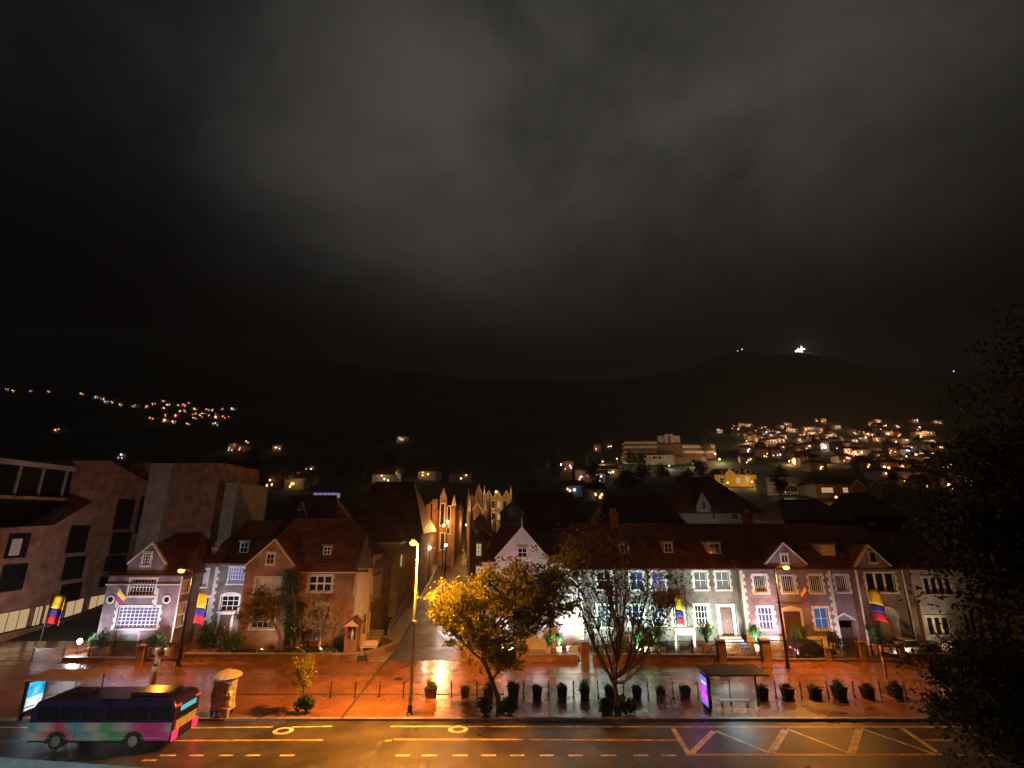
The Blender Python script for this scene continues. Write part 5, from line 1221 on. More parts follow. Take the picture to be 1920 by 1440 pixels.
tag(MB().lathe((0, 0, 0), [(.05, 0), (.22, .06), (.26, .22), (.18, .38), (.05, .44)], 9).build('rubbish_bag', 'flag_yellow', loc=(q.x, q.y - .2, KZ), smooth=True), 'small yellowish rubbish bag beside the tall yellow lamp post', 'bag')
# ------------------------------------------------------------------ floodlights on the facades
def flood(px_, Y, z, tgt, power, col, label, cone=120, group='garden floodlights'):
    x = P(px_, 1215, Y).x
    o = thing('floodlight', label, 'floodlight', (x, Y, z), group)
    MB().tube([(x, Y, z), (x, Y, z + .22)], .03, 6).build('stake', 'iron', o)
    MB().box(x - .14, x + .14, Y - .1, Y + .06, z + .22, z + .42).build('housing', 'iron', o)
    MB().box(x - .12, x + .12, Y + .062, Y + .075, z + .24, z + .4).build('lens', 'lamp_white', o)
    light('SPOT', (x, Y + .14, z + .36), power, col, o, .12, (x + tgt[0], tgt[1], tgt[2]), cone, .8)
CW, CG, CB = (.84, .80, 1.0), (.76, 1.0, .84), (.80, .78, 1.0)
for px_ in (205, 290): flood(px_, 50.85, .16, (0, 54, 5.2), 1200, CB, 'small floodlight at the foot of the big gridded window', 100)
flood(415, 53.2, .16, (0, 57.5, 5.5), 1500, CB, 'small floodlight in front of the set back stone house', 100)
for px_ in (950, 1055): flood(px_, 51.0, .18, (0, 55, 5.2), 1500, CW, 'small floodlight in the yard of the white gabled house', 100)
for px_ in (1135, 1215, 1295, 1372): flood(px_, 50.9, .18, (0, 55, 4.4), 3600 if px_ < 1250 else 2500, CG, 'small greenish floodlight in the terrace yard', 100)
for px_ in (1430, 1495, 1550): flood(px_, 50.85, .18, (0, 54.5, 4.6), 1900, CW if px_ < 1540 else CB, 'small white floodlight in the quoined house yard', 100)
flood(1622, 50.85, .18, (.6, 54, 4.6), 420, CW, 'small floodlight at the white downpipe of the brick house')
flood(1690, 50.85, .3, (3, 53.6, 5.5), 420, (1, .78, .5), 'dim warm floodlight beside the tan house')
flood(1790, 50.85, .3, (0, 53.6, 5.5), 420, (1, .78, .5), 'dim warm floodlight below the tan house windows')
flood(600, 51.0, .55, (0, 54, 4.5), 160, (1, .62, .32), 'dim warm floodlight on the brick house lawn')
flood(490, 50.9, .55, (0, 53, 4.0), 160, (1, .62, .32), 'dim warm floodlight under the gnarled garden tree')
# a dazzling white lamp left of the gridded window
q = P(150, 1200, 52.6)
fl_ = thing('globe_lamp', 'dazzling white globe lamp on a short post left of the gridded window house', 'lamp', (q.x, 52.6, .16))
MB().tube([(q.x, 52.6, .16), (q.x, 52.6, 1.0)], .04, 6).build('post', 'iron', fl_)
MB().lathe((q.x, 52.6, 1.35), [(.06, -.24), (.17, -.14), (.21, .03), (.16, .17), (.05, .24)], 12).build('globe', 'lamp_white', fl_, smooth=True)
light('SPOT', (q.x - .3, 52.6, 1.4), 1900, (1, .74, .62), fl_, .3, (XL, 68, 9), 140, .6)
light('POINT', (q.x + .1, 52.1, 1.6), 420, (.85, .9, 1), fl_, .2)
for i, (px_, py_) in enumerate([(553, 1211), (573, 1207), (570, 1216), (605, 1210), (610, 1217), (618, 1212), (622, 1205), (632, 1214), (483, 1213), (430, 1211)]):
    q = P(px_, py_, 50.95); o = thing('garden_light', 'tiny white garden light on a stake along the dark lawn edge', 'garden light', (q.x, 50.95, .55), 'tiny lights along the lawn')
    MB().tube([(q.x, 50.95, .55), (q.x, 50.95, .8)], .015, 4).build('stake', 'iron', o); MB().lathe((q.x, 50.95, .84), [(.02, -.05), (.05, 0), (.02, .05)], 6).build('globe', 'pale_room', o)
# ================================================================== walls, fences, piers
def low_wall(name, label, pts, z0, h, w, m, cap='kerb_stone', cat='wall'):
    o = thing(name, label, cat, (pts[0][0], pts[0][1], z0))
    mb, cp = MB(), MB()
    for a, b in zip(pts, pts[1:]):
        a, b = Vector((*a, 0)), Vector((*b, 0)); d = (b - a).normalized(); n = Vector((-d.y, d.x, 0)) * w / 2
        mb.hexa([tuple((a - n).xy) + (z0,), tuple((b - n).xy) + (z0,), tuple((b + n).xy) + (z0,), tuple((a + n).xy) + (z0,), tuple((a - n).xy) + (z0 + h,), tuple((b - n).xy) + (z0 + h,), tuple((b + n).xy) + (z0 + h,), tuple((a + n).xy) + (z0 + h,)])
        n2 = n * 1.25
        cp.hexa([tuple((a - n2).xy) + (z0 + h + .002,), tuple((b - n2).xy) + (z0 + h + .002,), tuple((b + n2).xy) + (z0 + h + .002,), tuple((a + n2).xy) + (z0 + h + .002,), tuple((a - n2).xy) + (z0 + h + .09,), tuple((b - n2).xy) + (z0 + h + .09,), tuple((b + n2).xy) + (z0 + h + .09,), tuple((a + n2).xy) + (z0 + h + .09,)])
    mb.build('wall', m, o); cp.build('coping', cap, o); return o
FY = 50.45
def fx(px_, py_=1235): return P(px_, py_, FY).x
low_wall('garden_wall', 'long low stone garden wall with pale coping before the brick house lawn', [(fx(345), FY), (fx(640), FY), (fx(680), FY + .5), (fx(706), FY + 2.2), (fx(722) + .1, FY + 4.5), (-13.9, 57.5)], KZ - .02, .62, .35, 'brick_dark')
low_wall('garden_wall', 'low brick wall under the railing of the white windowed house', [(fx(120), FY), (fx(262), FY)], KZ - .02, .3, .35, 'brick')
low_wall('garden_wall', 'curved orange brick corner wall beside the climbing side street', [(-5.6 + .9, 57), (-5.3 + .5, 54), (fx(862), FY + 1.8), (fx(875), FY + .6), (fx(905), FY), (fx(985), FY)], KZ - .02, .75, .35, 'brick')
low_wall('garden_wall', 'low brick wall behind the two street trees', [(fx(985) + .02, FY), (fx(1082), FY)], KZ - .02, .5, .35, 'brick')
low_wall('garden_wall', 'brick wall below the terrace railing', [(fx(1112), FY), (fx(1345), FY)], KZ - .02, .55, .35, 'brick')
low_wall('garden_wall', 'low brick plinth between the two brick gate piers', [(fx(1362), FY), (fx(1425), FY)], KZ - .02, .3, .35, 'brick_dark')
low_wall('garden_wall', 'thin kerb wall below the quoined house railing', [(fx(1447), FY), (fx(1685), FY)], KZ - .02, .16, .3, 'brick')
low_wall('garden_wall', 'low wall in front of the tan house shrubs', [(fx(1700), FY), (fx(1960), FY)], KZ - .02, .6, .35, 'brick_dark')
def pier(px_, w, h, label, m='brick', cat='pier'):
    x = fx(px_); o = thing('brick_pier', label, cat, (x, FY, KZ - .02))
    MB().box(x - w / 2, x + w / 2, FY - w / 2, FY + w / 2, KZ - .02, KZ + h).build('shaft', m, o)
    MB().box(x - w / 2 - .07, x + w / 2 + .07, FY - w / 2 - .07, FY + w / 2 + .07, KZ + h + .002, KZ + h + .12).build('cap', 'kerb_stone', o)
pier(1353, .65, 1.75, 'square brick gate pier left of the stepped doorway'); pier(1436, .75, 1.8, 'square brick gate pier between the terrace and the quoined house')
pier(1097, .7, 1.6, 'square brick pier at the foot of the stairs behind the twiggy tree'); pier(1552, .5, 1.1, 'short brick pier by the parked dark car'); pier(264, .6, 1.3, 'brick pier right of the white garden gate')
pier(1618, .5, 1.6, 'brick pier left of the striped flagpole'); pier(1692, .5, 1.5, 'brick pier right of the pale parked car')
def railing(x0, x1, z0, h, label, m='iron', sp=.13, Y=FY):
    o = thing('iron_railing', label, 'railing', (x0, Y, z0))
    mb = MB(); x = x0 + sp / 2
    while x < x1: mb.box(x - .02, x + .02, Y - .02, Y + .02, z0, z0 + h); x += sp
    tag(mb.build('pickets', m, o), kind='stuff')
    for z in (z0 + .12, z0 + h - .1): MB().box(x0, x1, Y - .025, Y + .025, z, z + .04).build('rail', m, o)
    n = max(1, int((x1 - x0) / 2.2))
    for i in range(n + 1):
        xx = x0 + (x1 - x0) * i / n; MB().box(xx - .04, xx + .04, Y - .04, Y + .04, z0, z0 + h + .08).build('post', m, o)
railing(fx(165), fx(258), KZ + .37, 1.35, 'iron railing in front of the big gridded window'); railing(fx(270), fx(340), KZ, 1.6, 'iron railing between the brick pier and the dark lamp post')
railing(fx(1115), fx(1345), KZ + .64, 1.1, 'iron railing on the terrace wall'); railing(fx(1362), fx(1426), KZ + .38, 1.3, 'iron railing before the stepped doorway')
railing(fx(1446), fx(1546), KZ + .24, 1.6, 'iron railing before the arched door of the quoined house'); railing(fx(1558), fx(1612), KZ + .24, 1.75, 'tall iron railing before the carriage entrance'); railing(fx(1625), fx(1686), KZ + .24, 1.1, 'low railing before the pale arched door')
railing(fx(905), fx(985), KZ + .85, .9, 'iron railing on the curved corner wall'); railing(fx(60), fx(118), KZ, 1.1, 'short grey railing at the foot of the apartment block', 'steel')
# stairs up to the white house
SX0, SX1 = fx(1083), fx(1096) + .0
o = thing('garden_stairs', 'short stone garden stairs behind the twiggy tree', 'stairs', (SX0, FY + .1, KZ))
for i in range(5): MB().box(SX0 - .8, SX1 - .4, FY + .3 + i * .32, FY + .62 + i * .32, KZ - .0, KZ + .18 * (i + 1)).build('step', 'limestone', o)
# ramp stairs with white balustrade at the quoined house
o = thing('white_balustrade', 'white balustrade stair sweeping down under the blue lit window', 'balustrade', (P(1530, 1200, 53.2).x, 53.2, .18))
bx0, bx1 = P(1508, 1190, 53.2).x, P(1578, 1215, 53.2).x
for i in range(16):
    t = i / 15; x = bx0 + (bx1 - bx0) * t; z = 1.35 - .55 * t
    MB().box(x - .05, x + .05, 53.15, 53.25, .18, z).build('baluster', 'white_wood', o)
MB().bar((bx0 - .1, 53.2, 1.42), (bx1 + .1, 53.2, .85), .16, .12).build('handrail', 'white_wood', o)
# shrine, bench
q = P(660, 1190, 51.3)
o = thing('brick_shrine', 'small brick wayside shrine with a tiled gable roof and a pale figure in its niche', 'shrine', (q.x, 51.3, .5))
z0, zm, zt = .5, 2.0, 3.0
MB().box(q.x - .6, q.x + .6, 51, 52.1, z0, zm - .2).build('plinth', 'brick', o)
MB().box(q.x - .6, q.x - .42, 51, 52.1, zm - .2, zt).box(q.x + .42, q.x + .6, 51, 52.1, zm - .2, zt).box(q.x - .42, q.x + .42, 51.8, 52.1, zm - .2, zt).build('niche_wall', 'brick', o)
MB().fpoly(front(50.9), [(q.x - .75, zt + .002), (q.x + .75, zt + .002), (q.x, zt + .55)], 0, 1.3).build('pediment', 'cream_stone', o)
MB().fpoly(front(50.85), [(q.x - .85, zt + .05), (q.x, zt + .68), (q.x + .85, zt + .05), (q.x + .85, zt + .15), (q.x, zt + .8), (q.x - .85, zt + .15)], .1, 1.4).build('roof', 'roof_tile', o)
MB().lathe((q.x, 51.4, zm - .2), [(.16, 0), (.13, .35), (.17, .5), (.07, .62), (.1, .72), (.06, .84)], 10).build('figure', 'plaster', o, smooth=True)
q = P(693, 1195, 52.2); o = thing('garden_bench', 'greenish stone garden bench right of the brick shrine', 'bench', (q.x, 52.2, .5))
MB().box(q.x - .8, q.x + .8, 51.95, 52.45, .9, 1.0).build('seat', 'cream_stone', o); MB().box(q.x - .8, q.x + .8, 52.4, 52.5, 1.002, 1.45).build('backrest', 'cream_stone', o)
for s in (-.65, .65): MB().box(q.x + s - .08, q.x + s + .08, 52.0, 52.4, .5, .898).build('leg', 'cream_stone', o)
# ================================================================== potted plants, planters, bollards
def blades(mb, c, h, n, spread, rng, w=.1):
    c = Vector(c)
    for i in range(n):
        a = rng.uniform(0, 2 * math.pi); s = spread * 1.5 * rng.uniform(.3, 1); hh = h * .85 * rng.uniform(.5, 1.05)
        d = Vector((math.cos(a), math.sin(a), 0)); sd = Vector((-d.y, d.x, 0)) * w * .5
        p = [c, c + d * s * .25 + Vector((0, 0, hh * .6)), c + d * s * .65 + Vector((0, 0, hh * .95)), c + d * s * 1.05 + Vector((0, 0, hh * .6))]
        ws = [.6, 1, .8, .05]
        mb.add([p[k] + sd * ws[k] * e for k in range(4) for e in (-1, 1)], [(2 * k, 2 * k + 1, 2 * k + 3, 2 * k + 2) for k in range(3)])
def pot_plant(px_, Y, z, ph, pw, plant_h, label, lf='leaf_palm', n=70, spread=.8, potm='terracotta', group='potted plants along the house fronts', seed=1):
    x = P(px_, 1205, Y).x; rng = random.Random(seed)
    o = thing('potted_plant', label, 'potted plant', (x, Y, z), group)
    s = pw / 2
    MB().add([(x - s * .75, Y - s * .75, z), (x + s * .75, Y - s * .75, z), (x + s * .75, Y + s * .75, z), (x - s * .75, Y + s * .75, z), (x - s, Y - s, z + ph), (x + s, Y - s, z + ph), (x + s, Y + s, z + ph), (x - s, Y + s, z + ph)], [(3, 2, 1, 0), (0, 1, 5, 4), (1, 2, 6, 5), (2, 3, 7, 6), (3, 0, 4, 7), (4, 5, 6, 7)]).build('pot', potm, o, bevel=.02)
    if n:
        mb = MB(); blades(mb, (x, Y, z + ph - .03), plant_h, n, spread, rng); mb.build('leaves', lf, o)
pot_plant(1230, 52.5, .18, .85, .55, 2.2, 'bright green palm in a tan pot left of the signboard', seed=1); pot_plant(1325, 52.5, .18, .95, .6, 2.4, 'tall bushy palm in tan pots right of the signboard', 'leaf_green', 110, .95, seed=2)
pot_plant(1418, 52.5, .18, .95, .65, 2.1, 'vivid green palm in a round tan pot by the gate pier', seed=3, n=100); pot_plant(1502, 52.5, .18, .8, .6, 2.3, 'olive palm in a tan pot before the arched door', 'leaf_green', 110, 1.0, seed=4)
pot_plant(1643, 52.5, .18, .9, .6, 2.2, 'soft green palm in a pot beside the tall flag', 'leaf_green', 110, .9, seed=5); pot_plant(1195, 52.5, .18, .8, .55, 1.6, 'small green palm in a pot under the blue lit window', seed=6)
for px_, sd in [(1211, 11), (1220, 12), (1243, 13), (1311, 14), (1337, 15), (1488, 16)]:
    pot_plant(px_, 52.2, .18, .75, .42, .3, 'empty looking narrow tan pot in the row behind the terrace railing', n=8, spread=.2, seed=sd, group='narrow tan pots behind the railing')
for px_, sd in [(175, 21), (200, 22), (280, 23), (296, 24), (320, 25)]:
    pot_plant(px_, 52.2, .16, .75, .6, .5, 'tan pot with low leaves behind the railing of the gridded window house', 'leaf_green', n=22, spread=.4, seed=sd, group='tan pots of the gridded window house')
for px_, sd in [(940, 31), (958, 32), (1028, 33), (1048, 34)]:
    pot_plant(px_, 52.2, .18, .8, .5, 1.4, 'tan pot with green blades in the yard behind the golden tree', 'leaf_palm', n=50, spread=.6, seed=sd, group='tan pots of the white gabled house')
PLY = 40.9
lab_b = 'thin dark iron bollard in the row across the wide pavement'
bm_ = MB().lathe((0, 0, 0), [(.075, 0), (.075, .05), (.05, .1), (.045, .95), (.06, .97), (.06, 1.05), (.02, 1.1)], 8)
bme = bm_.mesh('bollard', 'iron')
for px_ in (619, 665, 711, 756, 846, 894, 982, 1029, 1076, 1122, 1170, 1216, 1263, 1310, 1456, 1504, 1554, 1603, 1653, 1700):
    o = bpy.data.objects.new('bollard', bme); COL.objects.link(o); o.location = (P(px_, 1310, PLY).x, PLY, KZ); tag(o, lab_b, 'bollard', 'bollards across the pavement')
rng_ = np.random.default_rng(77); lfm = []
for k in range(3):
    pts = np.concatenate([np.array([rng_.uniform(-.25, .25), rng_.uniform(-.25, .25), rng_.uniform(.75, 1.25)]) + rng_.normal(size=(70, 3)) * np.array([.16, .16, .2]) for _ in range(6)])
    lfm.append(leaves_mesh('shrub', pts, .15, 'leaf_green', rng_))
ptm = MB().add([(-.36, -.36, 0), (.36, -.36, 0), (.36, .36, 0), (-.36, .36, 0), (-.45, -.45, .72), (.45, -.45, .72), (.45, .45, .72), (-.45, .45, .72)], [(3, 2, 1, 0), (0, 1, 5, 4), (1, 2, 6, 5), (2, 3, 7, 6), (3, 0, 4, 7), (4, 5, 6, 7)]).mesh('pot', 'pot_dark')
rimm = MB().box(-.48, .48, -.48, .48, .722, .78).mesh('rim', 'pot_dark')
for i, px_ in enumerate((807, 872, 916, 962, 1007, 1054, 1097, 1144, 1195, 1240, 1286, 1432, 1479, 1531, 1577, 1630, 1682)):
    o = thing('planter', 'dark square planter with a shrub in the row across the wide wet pavement', 'planter', (P(px_, 1310, PLY).x, PLY + .1, KZ), 'planters across the pavement', rnd.uniform(-.15, .15))
    s = rnd.uniform(.68, .95); o.scale = (s, s, s)
    part_mesh('pot', ptm, o); part_mesh('rim', rimm, o)
    c = part_mesh('shrub', lfm[i % 3], o); c.rotation_euler = (0, 0, rnd.uniform(0, 6)); h_ = rnd.choice([.45, .55, .7, .9]); c.scale = (1, 1, h_); c.location = (0, 0, .75 * (1 - h_))
# bicycle rack
q = G(1249, 1330, KZ); o = thing('bicycle_rack', 'small pale metal bicycle rack on the pavement in front of the planters', 'bicycle rack', (q.x, q.y, KZ))
for k in range(3):
    x = q.x - .45 + k * .45; MB().tube([(x, q.y, KZ), (x, q.y, KZ + .75), (x + .18, q.y, KZ + .85), (x + .34, q.y, KZ + .75), (x + .34, q.y, KZ)], .03, 6).build('hoop', 'steel', o)
MB().box(q.x - .55, q.x + .9, q.y - .03, q.y + .03, KZ + .1, KZ + .14).build('rail', 'steel', o)
# ================================================================== flags
def flag(px_, ytop, ybot, Y, w, label, polebase_z, tilt=0.0, ytip=None, striped=False):
    a, b = P(px_, ytop, Y), P(px_, ybot, Y); x = a.x; h = a.z - b.z; zt = a.z
    o = thing('flag', label, 'flag', (x - w / 2 - .03, Y, polebase_z), 'tricolour flags on poles')
    xp = x - w / 2 - .03
    MB().tube([(xp + tilt, Y, polebase_z), (xp, Y, zt + .15)], .035, 7).build('pole', 'iron', o)
    MB().lathe((xp, Y, zt + .15), [(.03, 0), (.07, .05), (.03, .13)], 8).build('finial', 'steel', o)
    rng = random.Random(int(px_))
    ph = rng.uniform(0, 6)
    def band(v0, v1, m, nm):
        mb = MB(); nx_, nz_ = 8, 4; vs = []
        for j in range(nz_ + 1):
            v = v0 + (v1 - v0) * j / nz_
            for i in range(nx_ + 1):
                t = i / nx_; vs.append((xp + .04 + w * t + .12 * v * w + tilt * v * .6, Y + .11 * math.sin(t * 6.5 + ph + v * 1.6), zt - h * v - .10 * h * t * t + .03 * math.sin(t * 5 + ph)))
        n_ = nx_ + 1
        mb.add(vs, [(j * n_ + i, j * n_ + i + 1, (j + 1) * n_ + i + 1, (j + 1) * n_ + i) for j in range(nz_) for i in range(nx_)])
        q = mb.build(nm, m, o, smooth=True); s = q.modifiers.new('cloth', 'SOLIDIFY'); s.thickness = .012
    band(0, .48, 'flag_yellow', 'yellow_band'); band(.48, .73, 'flag_blue', 'blue_band'); band(.73, 1, 'flag_red', 'red_band')
    return o
flag(112, 1114, 1168, 53.4, 1.35, 'yellow blue red flag in front of the brick apartment block', .16, -.2)
flag(381, 1111, 1168, 54.0, 1.0, 'yellow blue red flag in front of the set back stone house', .16, -.1)
flag(1270, 1116, 1170, 52.3, .7, 'yellow blue red flag standing before the signboard', .18, .1)
fr_ = flag(1634, 1104, 1163, 52.4, 1.35, 'large yellow blue red flag before the pale arched door', .18, .35)
def wall_flag(px_, py_, Y, label, s):
    q = P(px_, py_, Y); o = thing('wall_flag', label, 'flag', (q.x, Y, q.z), 'small flags slung on the facades')
    MB().tube([(q.x, Y, q.z), (q.x + s * .25, Y - .9, q.z + .9)], .02, 6).build('pole', 'white_wood', o)
    for k, (a, b, m, nm) in enumerate([(0, .5, 'flag_yellow', 'yellow_band'), (.5, .75, 'flag_blue', 'blue_band'), (.75, 1, 'flag_red', 'red_band')]):
        pa = lambda t, v: (q.x + s * (.25 - .25 * t) + s * v * .42, Y - .9 + .8 * t - .05 * math.sin(v * 6), q.z + .9 - .8 * t - .75 * v)
        mb = MB(); vs = [pa(t, v) for v in (a, (a + b) / 2, b) for t in (0, .35, .7, 1)]
        mb.add(vs, [(r * 4 + c, r * 4 + c + 1, r * 4 + c + 5, r * 4 + c + 4) for r in range(2) for c in range(3)])
        g_ = mb.build(nm, m, o); sd = g_.modifiers.new('cloth', 'SOLIDIFY'); sd.thickness = .012
wall_flag(238, 1122, 53.98, 'small tricolour flag hung on the gridded window house wall', -1.0); wall_flag(1500, 1116, 54.38, 'small tricolour flag hung above the arched door of the quoined house', .55)
# striped guard pole at the flag
q = G(1662, 1270, KZ); o = thing('striped_post', 'leaning post with black and yellow hazard stripes before the large flag', 'post', (q.x, q.y, KZ))
p0, p1 = Vector((q.x, q.y, KZ)), P(1651, 1212, q.y)
for k in range(6): MB().tube([p0.lerp(p1, k / 6), p0.lerp(p1, (k + 1) / 6)], .11, 8).build('band', 'kerb_stone' if k < 3 else ('hazard_yellow' if k % 2 else 'hazard_black'), o)
# signboard with two legs
YSg = 52.6
r = rectF(1264, 1303, 1178, 1190, YSg); o = thing('signboard', 'pale green framed signboard on two legs behind the terrace railing', 'sign', ((r[0] + r[1]) / 2, YSg, .18))
MB().box(r[0], r[1], YSg, YSg + .06, r[2], r[3]).build('board', 'limestone', o)
for x in (r[0] + .08, r[1] - .08): MB().box(x - .08, x + .08, YSg + .0605, YSg + .16, .18, r[3]).build('leg', 'limestone', o)
mb = MB(); rg = random.Random(3); x = r[0] + .25
while x < r[1] - .3:
    w = rg.uniform(.04, .12); mb.box(x, x + w, YSg - .012, YSg - .001, r[2] + .2 + rg.uniform(0, .05), r[3] - .14 - rg.uniform(0, .1)); x += w + .05
mb.build('lettering', 'iron', o)
MB().box(r[0] + .1, r[1] - .1, YSg - .04, YSg + .2, r[3] + .002, r[3] + .12).build('hood', 'dark_wood', o)
# ================================================================== bus shelters
def shelter(label, x0, x1, y0, y1, z, roofm, panel_left, poster, postm='steel', glassback=True):
    o = thing('bus_shelter', label, 'bus shelter', ((x0 + x1) / 2, (y0 + y1) / 2, KZ))
    MB().add([(x0, y0, z), (x1, y0, z), (x1, y1, z + .12), (x0, y1, z + .12), (x0, y0, z + .12), (x1, y0, z + .12), (x1, y1, z + .26), (x0, y1, z + .26)], [(3, 2, 1, 0), (4, 5, 6, 7), (0, 1, 5, 4), (1, 2, 6, 5), (2, 3, 7, 6), (3, 0, 4, 7)]).build('roof', roofm, o, bevel=.03)
    yb = y1 - .3
    for x in (x0 + .3, (x0 + x1) / 2, x1 - .3): MB().box(x - .05, x + .05, yb - .05, yb + .05, KZ, z + .08).build('post', postm, o)
    MB().box(x0 + .35, x1 - .35, yb - .1, yb - .085, KZ + .3, z - .15).build('back_pane', 'clear_glass', o)
    s = MB().box((x0 + x1) / 2 - 1.0, (x0 + x1) / 2 + 1.2, yb - .55, yb - .15, KZ + .42, KZ + .48).build('bench_seat', 'steel', o)
    for x in (-.8, 1.0): MB().box((x0 + x1) / 2 + x - .04, (x0 + x1) / 2 + x + .04, yb - .5, yb - .2, KZ, KZ + .419).build('bench_leg', 'steel', o)
    px0 = x0 + .18
    pn = MB().box(px0 - .11, px0 + .11, y0 + .15, y0 + 1.55, KZ + .25, z - .08).build('poster_case', 'iron', o, bevel=.02)
    MB().box(px0 - .08, px0 + .08, y0 + .3, y0 + 1.4, KZ, KZ + .249).build('case_foot', 'iron', o)
    sx_ = 1 if x0 < 0 else -1
    xs = px0 + sx_ * .112
    return o, xs, y0 + .25, y0 + 1.45, KZ + .35, z - .18, pn, sx_
o, xs, a, b, c, d, pn, s_ = shelter('bus shelter with a tan roof and a glowing blue poster by the bus', G(46, 1277, 2.35).x, G(168, 1277, 2.35).x, 36.9, 38.9, 2.35, 'shelter_roof', True, 0)
m_ = c + (d - c) * .45
MB().box(xs, xs + .012, a, b, m_, d).build('poster', 'poster_blue', pn); MB().box(xs, xs + .012, a, b, c, m_ - .003).build('poster', 'poster_snow', pn)
light('POINT', (xs + .9, (a + b) / 2, 1.5), 18, (.5, .75, 1), o, .4)
o, xs, a, b, c, d, pn, s_ = shelter('bus shelter with a mossy dark roof and a glowing pink poster', G(1318, 1264, 2.45).x, G(1436, 1264, 2.45).x, 37.6, 39.6, 2.45, 'shelter_roof_dark', True, 0, 'iron')
m_ = c + (d - c) * .68
MB().box(xs - .012, xs, a, b, m_, d).build('poster', 'poster_violet', pn); MB().box(xs - .012, xs, a, b, c + .28, m_ - .003).build('poster', 'poster_pink', pn)
MB().box(xs - .012, xs, a, b, c, c + .277).build('poster', 'poster_violet', pn); MB().box(xs - .02, xs - .0125, a + .1, b - .3, m_ + .12, m_ + .25).build('poster_band', 'poster_mint', pn)
light('POINT', (xs - .8, (a + b) / 2, 1.5), 14, (.9, .3, .9), o, .4)
# light strip added to brighten the floor under the right shelter
q = MB().box(xs + 1.0, xs + 3.6, 38.3, 38.45, 2.38, 2.43).build('added_light_strip', 'pale_room', o)
light('SPOT', (xs + 2.3, 38.4, 2.3), 220, (.75, .95, 1), o, .3, (xs + 2.3, 38.0, 0), 140, .6)
# totem sign and vendor cart
q = G(286, 1284, KZ); o = thing('street_map_totem', 'tall thin white and black street information totem left of the vendor parasol', 'sign', (q.x, q.y, KZ))
t_ = P(296, 1236, q.y)
MB().box(q.x - .22, q.x + .22, q.y - .06, q.y + .06, KZ, KZ + .9).build('foot', 'plaster_grey', o)
MB().box(q.x - .24, q.x + .24, q.y - .08, q.y + .08, KZ + .902, t_.z).build('panel', 'limestone', o)
MB().box(q.x - .18, q.x + .18, q.y - .095, q.y - .081, KZ + 1.35, t_.z - .22).build('map_face', 'iron', o)
for zz in (1.5, 1.85): MB().box(q.x - .11, q.x + .11, q.y - .105, q.y - .0955, KZ + zz, KZ + zz + .2).build('map_sheet', 'limestone', o)
q = G(415, 1340, KZ); o = thing('vendor_cart', 'plastic wrapped vendor cart under a round beige parasol', 'vendor cart', (q.x, q.y, KZ))
X, Yv = q.x, q.y
MB().tube([(X, Yv, KZ), (X, Yv, KZ + 2.75)], .03, 6).build('parasol_pole', 'steel', o)
pts = []; n = 12
MB().lathe((X, Yv, KZ + 2.35), [(1.0, 0), (.95, .1), (.55, .3), (.08, .45)], 12).build('parasol', 'parasol_cloth', o)
rg = np.random.default_rng(4); mb = MB(); vs = []; n, k = 18, 7
for j in range(k):
    for i in range(n):
        t = 2 * math.pi * i / n; r_ = (.72 + .1 * rg.normal()) * (1 - .12 * (j / (k - 1)))
        vs.append((X + max(-.68, min(.68, r_ * 1.25 * math.cos(t))), Yv + max(-.42, min(.42, r_ * math.sin(t))), KZ + .35 + 1.75 * j / (k - 1)))
mb.add(vs, [(j * n + i, j * n + (i + 1) % n, (j + 1) * n + (i + 1) % n, (j + 1) * n + i) for j in range(k - 1) for i in range(n)] + [tuple((k - 1) * n + i for i in range(n)), tuple(range(n - 1, -1, -1))])
mb.build('plastic_wrap', 'clear_plastic', o)
MB().box(X - .6, X + .6, Yv - .38, Yv + .38, KZ + .25, KZ + .345).build('tray', 'dark_wood', o)
for sx__ in (-.5, .5):
    for sy__ in (-.3, .3): MB().lathe((X + sx__, Yv + sy__, KZ + .125), [(.12, -.03), (.125, 0), (.12, .03)], 10, 'y').build('wheel', 'rubber', o)
MB().box(X + .25, X + .75, Yv - .6, Yv - .44, KZ, KZ + .55).build('side_crate', 'terracotta', o)
